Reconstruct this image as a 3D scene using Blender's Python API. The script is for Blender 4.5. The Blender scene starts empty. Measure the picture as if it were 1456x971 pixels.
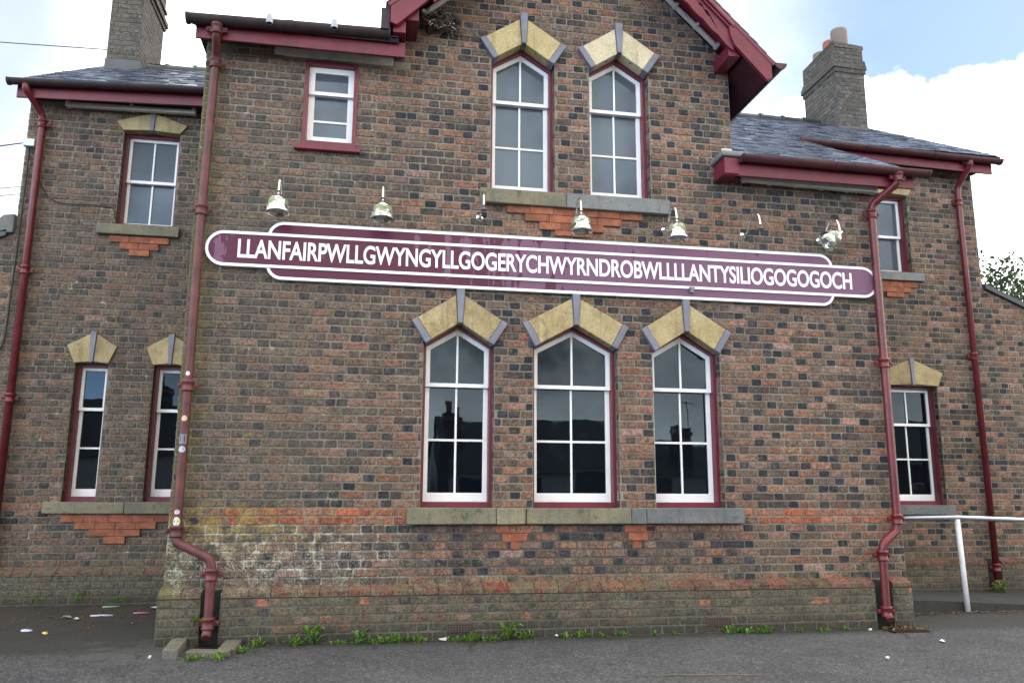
import bpy, bmesh, math, random
from mathutils import Vector, Matrix, geometry
R = math.radians
S = bpy.context.scene
COL = S.collection
rnd = random.Random(7)

# ------------------------------------------------------------------ camera
cam = bpy.data.objects.new('camera', bpy.data.cameras.new('camera'))
COL.objects.link(cam)
cam.data.sensor_fit = 'HORIZONTAL'; cam.data.sensor_width = 36; cam.data.lens = 28.21
cam.data.clip_start = 0.05; cam.data.clip_end = 2000
fw = Vector((0.170535, 0.968166, 0.183227)); rt = Vector((0.984668, -0.174368, 0.004896)); up = Vector((-0.036689, -0.179584, 0.983058))
M = Matrix((rt, up, -fw)).transposed().to_4x4(); M.translation = (0, -8, 1.37)
cam.matrix_world = M
S.camera = cam

# ------------------------------------------------------------------ light
SUN_EL, SUN_AZ = 48, 82          # azimuth clockwise from +Y: sun stands behind the building, veiled by cloud
world = bpy.data.worlds.new('World'); S.world = world; world.use_nodes = True
sun = bpy.data.objects.new('sun', bpy.data.lights.new('sun', 'SUN')); COL.objects.link(sun)
sun.data.energy = 1.0; sun.data.angle = R(12); sun.data.color = (1, .96, .9)
d = Vector((math.sin(R(SUN_AZ)) * math.cos(R(SUN_EL)), math.cos(R(SUN_AZ)) * math.cos(R(SUN_EL)), math.sin(R(SUN_EL))))
sun.rotation_euler = d.to_track_quat('Z', 'Y').to_euler()
sun.location = (0, 0, 30)
S.view_settings.view_transform = 'Standard'; S.view_settings.look = 'None'
S.view_settings.exposure = 0.70; S.view_settings.gamma = 1; S.view_settings.use_curve_mapping = False


# ------------------------------------------------------------------ node helpers
class G:
    def __init__(s, nt):
        s.nt = nt; nt.nodes.clear()

    def add(s, t, ins=None, **p):
        n = s.nt.nodes.new('ShaderNode' + t)
        for k, v in p.items(): setattr(n, k, v)
        for k, v in (ins or {}).items():
            if isinstance(v, bpy.types.NodeSocket): s.nt.links.new(v, n.inputs[k])
            elif v is not None: n.inputs[k].default_value = v
        return n

    def pos(s): return s.add('NewGeometry').outputs['Position']

    def xyz(s, v): return s.add('SeparateXYZ', {0: v}).outputs

    def noise(s, scale, detail=4, rough=.55, vec=None, dist=0):
        return s.add('TexNoise', {'Scale': scale, 'Detail': detail, 'Roughness': rough, 'Distortion': dist, 'Vector': vec}).outputs['Fac']

    def math(s, op, a, b=0.0, c=None, clamp=False):
        i = {0: a, 1: b}
        if c is not None: i[2] = c
        return s.add('Math', i, operation=op, use_clamp=clamp).outputs[0]

    def ss(s, v, a, b, lo=0., hi=1.):
        return s.add('MapRange', {0: v, 1: a, 2: b, 3: lo, 4: hi}, interpolation_type='SMOOTHSTEP').outputs[0]

    def mix(s, f, a, b, mode='MIX'):
        c = lambda v: (*v, 1) if isinstance(v, tuple) and len(v) == 3 else v
        n = s.add('Mix', None, data_type='RGBA', blend_type=mode)
        for k, v in ((0, f), (6, c(a)), (7, c(b))):
            if isinstance(v, bpy.types.NodeSocket): s.nt.links.new(v, n.inputs[k])
            else: n.inputs[k].default_value = v
        return n.outputs[2]

    def scale(s, v, sc): return s.add('VectorMath', {0: v, 1: sc}, operation='MULTIPLY').outputs[0]

    def val(s, col, f):      # multiply a colour by a factor socket
        n = s.add('HueSaturation', {'Value': f, 'Color': col if isinstance(col, bpy.types.NodeSocket) else (*col, 1)})
        return n.outputs[0]

    def bump(s, h, st=.4, dist=.01):
        return s.add('Bump', {'Strength': st, 'Distance': dist, 'Height': h}).outputs[0]

    def out(s, col, rough=.7, normal=None, metal=0., spec=.5, **k):
        b = s.add('BsdfPrincipled', {'Base Color': (*col, 1) if isinstance(col, tuple) else col, 'Roughness': rough,
                                     'Metallic': metal, 'Specular IOR Level': spec, 'Normal': normal, **k})
        o = s.add('OutputMaterial', {0: b.outputs[0]})


def mat(name):
    m = bpy.data.materials.new(name); m.use_nodes = True
    return m, G(m.node_tree)


# ------------------------------------------------------------------ sky
g = G(world.node_tree)
dirv = g.add('TexCoord').outputs['Generated']
sky = g.add('TexSky', None, sky_type='NISHITA', sun_disc=False, sun_elevation=R(SUN_EL), sun_rotation=R(SUN_AZ),
            air_density=1.0, dust_density=.6, ozone_density=1.2).outputs[0]
dx, dy, dz = g.xyz(dirv)
n1 = g.noise(2.3, 7, .6, g.scale(dirv, (1, 1, 1.7)))
n2 = g.noise(7.0, 7, .6, dirv)
n3 = g.noise(13.0, 5, .6, g.scale(dirv, (1, 1, 1.2)))
az = g.math('ARCTAN2', dx, dy)
# lower bank of bright cumulus behind the building; its billowing top edge
edge = g.math('ADD', g.math('MULTIPLY', g.ss(az, .48, .66), .045), g.math('MULTIPLY', g.ss(g.math('ABSOLUTE', g.math('SUBTRACT', az, .52)), .0, .07), -.03))
lift = g.math('ADD', g.math('MULTIPLY', g.math('SUBTRACT', n2, .5), .09), g.math('MULTIPLY', g.math('SUBTRACT', n3, .5), .08))
h = g.math('SUBTRACT', g.math('SUBTRACT', dz, lift), g.math('ADD', edge, .418))
cumulus = g.ss(h, .010, -.006)
veil = g.ss(g.math('ADD', az, g.math('MULTIPLY', g.math('SUBTRACT', n1, .5), .35)), .62, .12)     # thin cloud thickening to the left
veil2 = g.ss(g.math('ADD', az, g.math('MULTIPLY', n1, .3)), 1.3, 1.8)
back = g.ss(dy, .30, -.05)
cover = g.math('MAXIMUM', g.math('MAXIMUM', cumulus, veil), g.math('MAXIMUM', veil2, back))
cover = g.math('MULTIPLY', cover, g.math('SUBTRACT', 1.0, g.math('MULTIPLY', g.ss(dy, .1, .3), g.math('MULTIPLY', g.ss(g.math('ADD', dz, g.math('MULTIPLY', g.math('SUBTRACT', n1, .5), .2)), .56, .70), .45))))
leftpale = g.math('MULTIPLY', g.ss(g.math('ADD', az, g.math('MULTIPLY', g.math('SUBTRACT', n1, .5), .2)), -.27, -.44), .84)
cover = g.math('SUBTRACT', cover, g.math('MULTIPLY', leftpale, g.ss(dy, .2, .4)), clamp=True)
# the cloud deck in front of the building is greyer, in ragged bands
grey = g.ss(g.math('ADD', n1, g.math('MULTIPLY', g.math('SUBTRACT', n2, .5), .7)), .38, .64, 5.5, 27.)
low = g.ss(dz, .34, .16)
grey = g.math('MULTIPLY', grey, g.math('SUBTRACT', 1.0, g.math('MULTIPLY', low, .22)))
grey = g.math('ADD', grey, g.math('MULTIPLY', g.ss(g.math('ADD', dz, g.math('MULTIPLY', g.math('SUBTRACT', n2, .5), .2)), .15, .03), 22))
bright = g.math('ADD', g.math('MULTIPLY', g.math('SUBTRACT', n2, .5), 8.), 19.)
# a clearer, bluer patch low in the sky, in front and to the left
patch = g.math('MULTIPLY', g.ss(dx, -.12, -.34), g.math('MULTIPLY', g.ss(dy, -.2, -.5), g.ss(dz, .42, .22)))
grey = g.math('ADD', grey, g.math('MULTIPLY', patch, 16.))
lum = g.add('Mix', {0: back, 2: bright, 3: grey}, data_type='FLOAT').outputs[0]
cloud = g.mix(back, (1, 1.0, 1.02), g.mix(patch, (1.02, .99, .95), (.62, .90, 1.30)))
cl = g.add('VectorMath', {0: cloud, 'Scale': lum}, operation='SCALE').outputs[0]
skyc = g.mix(1.0, sky, (1.12, 1.22, 1.18), 'MULTIPLY')
skyc = g.mix(.16, skyc, (7.0, 7.3, 7.6))
bg = g.add('Background', {0: g.mix(cover, skyc, cl), 1: .10})
g.add('OutputWorld', {0: bg.outputs[0]})


# ------------------------------------------------------------------ object helpers
def empty(name, loc=(0, 0, 0)):
    o = bpy.data.objects.new(name, None); COL.objects.link(o); o.location = loc
    o.empty_display_size = .2
    return o


def tag(o, label=None, cat=None, group=None, kind=None):
    for k, v in (('label', label), ('category', cat), ('group', group), ('kind', kind)):
        if v: o[k] = v
    return o


class MB:
    """collects faces; build() links them as one mesh object"""
    def __init__(s): s.v = []; s.f = []; s.mi = []; s.fc = []; s.sm = []

    def face(s, pts, mi=0, col=None, smooth=False):
        n = len(s.v); s.v += [tuple(p) for p in pts]; s.f.append(tuple(range(n, n + len(pts)))); s.mi.append(mi); s.fc.append(col); s.sm.append(smooth)

    def mesh(s, verts, faces, mi=0, col=None, smooth=False):
        n = len(s.v); s.v += [tuple(p) for p in verts]
        for f in faces:
            s.f.append(tuple(i + n for i in f)); s.mi.append(mi); s.fc.append(col); s.sm.append(smooth)

    def box(s, x0, x1, y0, y1, z0, z1, mi=0, col=None, jit=0):
        vs = [(x, y, z) for z in (z0, z1) for y in (y0, y1) for x in (x0, x1)]
        if jit: vs = [tuple(c + rnd.uniform(-jit, jit) for c in p) for p in vs]
        s.mesh(vs, [(0, 2, 3, 1), (4, 5, 7, 6), (0, 1, 5, 4), (2, 6, 7, 3), (0, 4, 6, 2), (1, 3, 7, 5)], mi, col)

    def prism(s, poly, y0, y1, mi=0, col=None, axis='y'):
        """polygon in XZ (counter-clockwise seen from -Y) pushed through from y0 to y1"""
        n = len(poly)
        P = (lambda a, b, t: (a, t, b)) if axis == 'y' else ((lambda a, b, t: (t, a, b)) if axis == 'x' else (lambda a, b, t: (a, b, t)))
        vs = [P(a, b, y0) for a, b in poly] + [P(a, b, y1) for a, b in poly]
        fs = [tuple(range(n)), tuple(range(2 * n - 1, n - 1, -1))] + [(i, i + n, (i + 1) % n + n, (i + 1) % n) for i in range(n)]
        s.mesh(vs, fs, mi, col)

    def ring(s, a, b, y0, y1, mi=0, smooth=False):
        n = len(a)
        vs = [(p[0], y, p[1]) for y in (y0, y1) for q in (a, b) for p in q]
        fs = []
        for i in range(n):
            j = (i + 1) % n
            fs += [(i, j, n + j, n + i), (2 * n + j, 2 * n + i, 3 * n + i, 3 * n + j), (j, i, 2 * n + i, 2 * n + j), (n + i, n + j, 3 * n + j, 3 * n + i)]
        s.mesh(vs, fs, mi)

    def tube(s, path, r, seg=12, mi=0, caps=True):
        path = [Vector(p) for p in path]; n = len(path)
        rr = r if isinstance(r, (list, tuple)) else [r] * n
        t0 = (path[1] - path[0]).normalized()
        a = t0.orthogonal().normalized(); rings = []
        for i, p in enumerate(path):
            t = ((path[min(i + 1, n - 1)] - path[i]).normalized() + (path[i] - path[max(i - 1, 0)]).normalized()).normalized()
            a = (a - t * a.dot(t)).normalized(); b = t.cross(a)
            rings.append([p + (a * math.cos(k * math.tau / seg) + b * math.sin(k * math.tau / seg)) * rr[i] for k in range(seg)])
        vs = [v for q in rings for v in q]; fs = []
        for i in range(n - 1):
            for k in range(seg):
                l = (k + 1) % seg
                fs.append((i * seg + k, i * seg + l, (i + 1) * seg + l, (i + 1) * seg + k))
        s.mesh(vs, fs, mi, smooth=True)
        if caps:
            s.mesh(rings[0], [tuple(range(seg))[::-1]], mi); s.mesh(rings[-1], [tuple(range(seg))], mi)

    def lathe(s, prof, c=(0, 0, 0), seg=28, mi=0, axis=None):
        m = Matrix.Identity(3) if axis is None else Vector(axis).to_track_quat('Z', 'Y').to_matrix()
        vs = []
        for r, z in prof:
            for k in range(seg):
                a = k * math.tau / seg
                vs.append(Vector(c) + m @ Vector((r * math.cos(a), r * math.sin(a), z)))
        fs = []
        for i in range(len(prof) - 1):
            for k in range(seg):
                l = (k + 1) % seg
                fs.append((i * seg + k, i * seg + l, (i + 1) * seg + l, (i + 1) * seg + k))
        s.mesh(vs, fs, mi, smooth=True)

    def build(s, name, mats, parent=None, bevel=0):
        me = bpy.data.meshes.new(name); me.from_pydata(s.v, [], s.f)
        for m in (mats if isinstance(mats, (list, tuple)) else [mats]): me.materials.append(m)
        for p, mi, sm in zip(me.polygons, s.mi, s.sm): p.material_index = mi; p.use_smooth = sm
        if any(c is not None for c in s.fc):
            at = me.color_attributes.new('tint', 'FLOAT_COLOR', 'CORNER')
            buf = []
            for p, c in zip(me.polygons, s.fc): buf += [*(c or (.2, .18, .15)), 1.0] * len(p.vertices)
            at.data.foreach_set('color', buf)
        if not any(c is not None for c in s.fc) and len(s.f) < 60000:
            bm = bmesh.new(); bm.from_mesh(me)
            bmesh.ops.remove_doubles(bm, verts=bm.verts, dist=1e-5)
            bmesh.ops.recalc_face_normals(bm, faces=bm.faces)
            bm.to_mesh(me); bm.free()
        me.update()
        o = bpy.data.objects.new(name, me); COL.objects.link(o)
        if parent: o.parent = parent
        if bevel:
            b = o.modifiers.new('bevel', 'BEVEL'); b.width = bevel; b.segments = 2; b.limit_method = 'ANGLE'; b.angle_limit = R(40)
        return o


def fillet(pts, r, n=5):
    pts = [Vector(p) for p in pts]; out = [pts[0]]
    for i in range(1, len(pts) - 1):
        a, b, c = pts[i - 1], pts[i], pts[i + 1]
        q = min(r, (a - b).length * .45, (c - b).length * .45)
        p0 = b + (a - b).normalized() * q; p1 = b + (c - b).normalized() * q
        for k in range(n + 1):
            t = k / n
            out.append(p0 * (1 - t) ** 2 + b * 2 * t * (1 - t) + p1 * t * t)
    out.append(pts[-1]); return out


def inset(poly, t):
    """inset a convex counter-clockwise polygon; t a number or one per edge"""
    n = len(poly); ts = t if isinstance(t, (list, tuple)) else [t] * n; L = []
    for i in range(n):
        a = Vector(poly[i]); b = Vector(poly[(i + 1) % n]); dd = (b - a).normalized(); nn = Vector((-dd.y, dd.x))
        L.append((a + nn * ts[i], dd))
    out = []
    for i in range(n):
        p, u = L[i - 1]; q, v = L[i]
        den = u.x * v.y - u.y * v.x
        if abs(den) < 1e-9: out.append(tuple(q)); continue
        k = ((q - p).x * v.y - (q - p).y * v.x) / den
        out.append(tuple(p + u * k))
    return out


def clip(poly, ax, val, keep):
    out = []; n = len(poly)
    ins = lambda p: (p[ax] - val) * keep >= -1e-9
    for i in range(n):
        a, b = poly[i], poly[(i + 1) % n]
        if ins(a): out.append(a)
        if ins(a) != ins(b):
            t = (val - a[ax]) / (b[ax] - a[ax]); out.append((a[0] + (b[0] - a[0]) * t, a[1] + (b[1] - a[1]) * t))
    return out


# ------------------------------------------------------------------ materials
def paint_mat(name, col, rough=.45, var=.18, dirt=.35, worn=None, wear=.7):
    m, g = mat(name); p = g.pos()
    n = g.noise(6, 5, .6, p); f = g.noise(45, 4, .6, p)
    c = g.val(col, g.ss(n, .25, .75, 1 - var, 1 + var))
    c = g.mix(g.math('MULTIPLY', g.ss(g.noise(2.2, 6, .65, p), .5, .75), dirt), c, tuple(v * .4 + .012 for v in col))
    if worn: c = g.mix(g.ss(f, wear, wear + .04), c, worn)
    g.out(c, g.ss(f, .3, .7, rough - .08, rough + .15), g.bump(f, .15, .004)); return m


MAROON = paint_mat('maroon_paint', (.135, .012, .026), .38, .2, .4, (.3, .2, .2), .71)
MAROOND = paint_mat('shaded_maroon_paint', (.045, .006, .014), .6, .3, .5)  # maroon darkened in its colour to stand in for shade under the gable eave
PIPE = paint_mat('maroon_pipe_paint', (.125, .014, .018), .33, .3, .5, (.10, .045, .03), .64)
RUSTPIPE = paint_mat('weathered_pipe_paint', (.098, .024, .023), .5, .4, .6, (.24, .17, .14), .68)
GUTTER = paint_mat('gutter_paint', (.062, .014, .018), .5, .35, .7, (.12, .04, .03), .68)
GUTTERDARK = paint_mat('mossy_dark_gutter_paint', (.030, .017, .019), .6, .35, .6, (.06, .055, .03), .62)
WHITE = paint_mat('white_window_paint', (.84, .84, .82), .45, .05, .12, (.33, .3, .26), .69)
SIGNWHITE = paint_mat('white_sign_paint', (.86, .86, .87), .35, .03, .06)
BLUESTONE = paint_mat('slate_blue_stone_paint', (.165, .17, .205), .6, .18, .3)
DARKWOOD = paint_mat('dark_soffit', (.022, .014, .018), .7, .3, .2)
PALEGREY = paint_mat('pale_grey_plastic', (.52, .51, .49), .45, .10, .25)
POSTWHITE = paint_mat('white_post_paint', (.74, .74, .72), .4, .08, .15, (.22, .15, .1), .66)
BLACK = paint_mat('plain_black', (.012, .012, .013), .6, .2, .1)
CEMENT = paint_mat('cement', (.50, .47, .42), .9, .2, .15)


def stone_mat(name, a, b, lichen=(.05, .055, .03), amt=.5):
    m, g = mat(name); p = g.pos()
    n = g.noise(3.5, 7, .65, p); f = g.noise(60, 4, .6, p); oi = g.add('ObjectInfo').outputs['Random']
    c = g.mix(g.ss(n, .35, .65), a, b); c = g.val(c, g.ss(oi, 0., 1., .84, 1.10))
    c = g.mix(g.math('MULTIPLY', g.ss(g.noise(7, 6, .7, p), .52, .68), amt), c, lichen)
    run = g.noise(1.0, 4, .6, g.scale(p, (16., 16., 1.1)))
    c = g.mix(g.math('MULTIPLY', g.ss(run, .54, .68), .35), c, tuple(v * .32 for v in b))
    c = g.val(c, g.ss(f, .2, .8, .72, 1.22))
    g.out(c, .85, g.bump(g.math('ADD', f, g.math('MULTIPLY', n, 2)), .45, .008)); return m


YELLOW = stone_mat('yellow_sandstone', (.40, .32, .17), (.31, .235, .11), (.15, .125, .075), .5)
BRIGHTY = stone_mat('bright_sandstone', (.52, .42, .21), (.46, .36, .16), (.3, .25, .14), .3)
PALEY = stone_mat('pale_sandstone', (.56, .49, .33), (.50, .42, .26), (.3, .26, .18), .3)
SILL = stone_mat('sill_stone', (.15, .145, .105), (.24, .215, .13), (.045, .05, .035), .75)
SILLG = stone_mat('grey_sill_stone', (.13, .14, .145), (.19, .19, .18), (.06, .065, .05), .5)
KERB = stone_mat('kerb_stone', (.10, .092, .075), (.15, .135, .105), (.035, .042, .022), .8)


def brick_mat():
    m, g = mat('weathered_brick'); p = g.pos(); x, y, z = g.xyz(p)
    tint = g.add('Attribute', None, attribute_name='tint').outputs['Color']
    pit = g.noise(48, 5, .7, p); fine = g.noise(85, 4, .65, p); med = g.noise(15, 5, .6, p); big = g.noise(1.1, 7, .65, p); mid = g.noise(3.2, 7, .7, p); sm = g.noise(7.5, 7, .7, p)
    c = g.val(tint, g.ss(med, .3, .7, .75, 1.22))
    c = g.val(c, g.ss(pit, .36, .60, .42, 1.22))
    c = g.mix(g.math('MULTIPLY', g.ss(fine, .60, .68), .50), c, (.30, .25, .21))
    # soot and brown weathering, heaviest on the left of the front wall
    soot = g.math('MULTIPLY', g.ss(g.math('ADD', g.math('ADD', g.math('MULTIPLY', big, .6), g.math('MULTIPLY', sm, .4)), g.math('MULTIPLY', g.ss(x, 1.6, -1.6), .15)), .50, .66), .55)
    soot = g.math('MULTIPLY', soot, g.ss(g.math('ABSOLUTE', g.math('SUBTRACT', z, 1.127)), .075, .11, .2, 1.))
    strk = g.noise(1.0, 5, .6, g.scale(p, (7.0, 7.0, .55)))
    c = g.mix(g.math('MULTIPLY', g.ss(strk, .54, .70), .40), c, (.070, .058, .046))
    c = g.mix(soot, c, g.val((.098, .083, .066), g.ss(pit, .34, .62, .45, 1.45)))
    # lichen and salts low on the left, ragged patches
    wy = g.math('MULTIPLY', g.math('SUBTRACT', mid, .5), .42)
    zone = g.math('MULTIPLY', g.ss(g.math('ABSOLUTE', g.math('SUBTRACT', z, .92)), .50, .08), g.ss(y, .3, .1))
    lich = g.math('ADD', sm, g.math('MULTIPLY', g.math('MULTIPLY', g.ss(x, .6, -1.3), zone), .15))
    c = g.mix(g.math('MULTIPLY', g.ss(lich, .57, .70), .68), c, g.val((.20, .145, .045), g.ss(pit, .35, .6, .6, 1.3)))
    corner = g.math('MULTIPLY', g.ss(x, -1.52, -1.76), g.math('MULTIPLY', g.ss(sm, .36, .54), .85))
    c = g.mix(g.math('MULTIPLY', corner, g.ss(y, .3, .1)), c, (.115, .110, .030))
    yel = g.math('MULTIPLY', g.math('MULTIPLY', g.ss(x, -.75, -1.25), g.ss(g.math('ABSOLUTE', g.math('SUBTRACT', z, 1.10)), .17, .06)), g.math('MULTIPLY', g.ss(y, .3, .1), g.ss(sm, .42, .56)))
    c = g.mix(g.math('MULTIPLY', yel, .75), c, g.val((.25, .17, .040), g.ss(pit, .35, .6, .7, 1.25)))
    # grey green growth on the plinth
    base = g.math('MULTIPLY', g.ss(g.math('ADD', z, g.math('MULTIPLY', wy, .25)), .44, .38), g.ss(sm, .32, .60, .22, .82))
    gcol = g.mix(g.ss(mid, .35, .65), (.052, .048, .036), (.098, .093, .070))
    c = g.mix(base, c, g.val(gcol, g.ss(pit, .34, .62, .5, 1.45)))
    over = g.math('MULTIPLY', g.ss(g.math('ADD', z, wy), .80, .50), g.ss(sm, .40, .62, .0, .65))
    c = g.mix(over, c, g.val((.105, .095, .058), g.ss(pit, .34, .62, .5, 1.4)))
    c = g.mix(g.math('MULTIPLY', g.ss(g.math('ADD', z, g.math('MULTIPLY', wy, .5)), .24, .04), .75), c, (.030, .029, .023))
    sz = g.math('MULTIPLY', g.math('MULTIPLY', g.ss(x, 1.7, -.9), g.ss(g.math('ABSOLUTE', g.math('SUBTRACT', z, .72)), .46, .05)), g.ss(y, .3, .1))
    ef = g.math('ADD', g.math('MULTIPLY', fine, .55), g.math('ADD', g.math('MULTIPLY', sm, .33), g.math('MULTIPLY', sz, .10)))
    c = g.mix(g.math('MULTIPLY', g.ss(ef, .552, .59), .70), c, (.44, .43, .39))
    g.out(c, .88, g.bump(g.math('ADD', g.math('MULTIPLY', pit, 1.0), g.math('MULTIPLY', fine, .5)), .6, .008), spec=.3); return m


def mortar_mat():
    m, g = mat('lime_mortar'); p = g.pos(); x, y, z = g.xyz(p)
    f = g.noise(60, 4, .6, p); mid = g.noise(2.6, 7, .7, p); big = g.noise(.9, 6, .6, p); sm = g.noise(7.5, 7, .7, p)
    c = g.mix(g.ss(mid, .35, .65), (.150, .136, .108), (.250, .230, .186))
    c = g.mix(g.math('MULTIPLY', g.math('MULTIPLY', g.ss(x, .8, -1.5), g.ss(z, 5.3, 4.6)), .45), c, (.115, .105, .076))
    c = g.mix(g.math('MULTIPLY', g.ss(big, .52, .66), .4), c, (.095, .092, .082))
    zone = g.math('MULTIPLY', g.math('MULTIPLY', g.ss(x, 2.0, -.6), g.ss(g.math('ABSOLUTE', g.math('SUBTRACT', z, .78)), .46, .10)), g.ss(y, .3, .1))
    c = g.mix(g.math('MULTIPLY', zone, g.ss(sm, .46, .60, .0, .85)), c, (.54, .53, .48))
    sill = g.math('MULTIPLY', g.math('MULTIPLY', g.ss(g.math('ABSOLUTE', g.math('SUBTRACT', x, 2.1)), 2.0, 1.5), g.ss(g.math('ABSOLUTE', g.math('SUBTRACT', z, .84)), .34, .2)), g.ss(y, .3, .1))
    c = g.mix(g.math('MULTIPLY', sill, g.ss(mid, .30, .50, .3, .85)), c, (.082, .080, .078))
    c = g.mix(g.math('MULTIPLY', g.ss(sm, .60, .68), .6), c, (.46, .45, .42))
    c = g.mix(g.math('MULTIPLY', g.ss(z, .50, .38), .7), c, (.070, .070, .052))
    c = g.val(c, g.ss(f, .25, .75, .68, 1.28))
    g.out(c, .95, g.bump(f, .5, .006), spec=.2); return m


BRICK = brick_mat(); MORTAR = mortar_mat(); SOOTY = paint_mat('sooty_mortar', (.075, .072, .066), .95, .3, .4)


def redbrick_mat():
    m, g = mat('orange_red_brick'); p = g.pos()
    tint = g.add('Attribute', None, attribute_name='tint').outputs['Color']
    f = g.noise(80, 4, .6, p); n = g.noise(9, 6, .65, p)
    c = g.val(tint, g.ss(n, .3, .7, .65, 1.25)); c = g.val(c, g.ss(f, .3, .65, .7, 1.15))
    c = g.mix(g.math('MULTIPLY', g.ss(g.noise(3, 6, .7, p), .55, .7), .5), c, (.09, .07, .05))
    g.out(c, .85, g.bump(f, .5, .006)); return m


REDBRICK = redbrick_mat()


def slate_mat():
    m, g = mat('wet_slate'); p = g.pos()
    tint = g.add('Attribute', None, attribute_name='tint').outputs['Color']
    n = g.noise(5, 6, .65, p); f = g.noise(40, 4, .6, p)
    c = g.val(tint, g.ss(f, .3, .7, .7, 1.25))
    c = g.mix(g.math('MULTIPLY', g.ss(n, .55, .68), .6), c, (.075, .078, .05))
    g.out(c, g.ss(g.noise(17, 4, .6, p),   .3, .7, .22, .38), g.bump(f, .12, .004), spec=.7, **{'Specular Tint': (.72, .82, 1, 1)}); return m


SLATE = slate_mat()


def glass_mat(name, base, bumpst=.010):
    m, g = mat(name); p = g.pos()
    n = g.noise(3.2, 2, .4, p)
    d = g.ss(g.noise(5, 6, .7, p), .50, .75)
    c = g.mix(g.math('MULTIPLY', d, .22), base, tuple(v * 1.4 + .02 for v in base))
    g.out(c, g.math('ADD', g.math('MULTIPLY', d, .05), .012), g.bump(n, bumpst, .05), spec=.52, **{'Specular Tint': (.66, .85, 1.0, 1)}); return m


GLASS = glass_mat('dark_window_glass', (.0035, .0048, .0075))
GLASSU = glass_mat('grey_window_glass', (.085, .100, .118))


def chrome_mat():
    m, g = mat('green_patched_chrome'); p = g.pos()
    oc = g.add('TexCoord').outputs['Object']; n = g.noise(9, 6, .65, p); x, y, z = g.xyz(oc)
    a = g.ss(g.math('ADD', n, g.math('MULTIPLY', g.ss(g.math('ABSOLUTE', g.math('ADD', z, .085)), .05, .01), .12)), .51, .60)  # green noise patches over the lower part of the shade
    a = g.math('MAXIMUM', g.math('MULTIPLY', a, g.ss(z, .0, -.06)), 0)
    col = g.mix(g.math('MULTIPLY', a, .8), (.72, .72, .70), (.14, .18, .025))
    g.out(col, g.ss(a, 0, 1, .14, .6), g.bump(n, .2, .01), metal=g.math('SUBTRACT', 1, g.math('MULTIPLY', a, .75))); return m


CHROME = chrome_mat()
m, g = mat('galvanised_steel'); p = g.pos(); n = g.noise(12, 5, .6, p)
g.out(g.mix(n, (.30, .32, .36), (.48, .50, .54)), .38, g.bump(n, .1, .01), metal=.8); GALV = m


def sign_mat():
    m, g = mat('faded_maroon_enamel'); p = g.pos(); x, y, z = g.xyz(p)
    st = g.add('CombineXYZ', {0: g.math('MULTIPLY', x, 9.), 1: 0., 2: g.math('MULTIPLY', z, 1.6)}).outputs[0]
    drips = g.noise(1.0, 5, .62, st); blot = g.noise(4.5, 6, .6, p); fine = g.noise(60, 3, .6, p)
    # glossy old lacquer left in drips from the top edges and over the left third; the rest has chalked to dull mauve
    row = g.math('MINIMUM', g.ss(z, 3.70, 4.02), 1)
    f = g.math('ADD', g.math('MULTIPLY', drips, .72), g.math('MULTIPLY', blot, .34))
    lim = g.math('ADD', g.ss(x, -1.2, 3.1, -.17, .135), g.math('MULTIPLY', g.ss(z, 3.92, 3.985), -.07))
    lim = g.math('ADD', lim, g.math('MULTIPLY', g.ss(x, -1.05, -1.6), .16))
    k = g.ss(g.math('SUBTRACT', f, lim), .515, .545)
    c = g.mix(k, (.158, .073, .125), (.080, .006, .030))
    c = g.val(c, g.ss(fine, .2, .8, .93, 1.07))
    g.out(c, g.ss(k, 0, 1, .5, .36), None, spec=.32); return m


SIGN = sign_mat()


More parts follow.
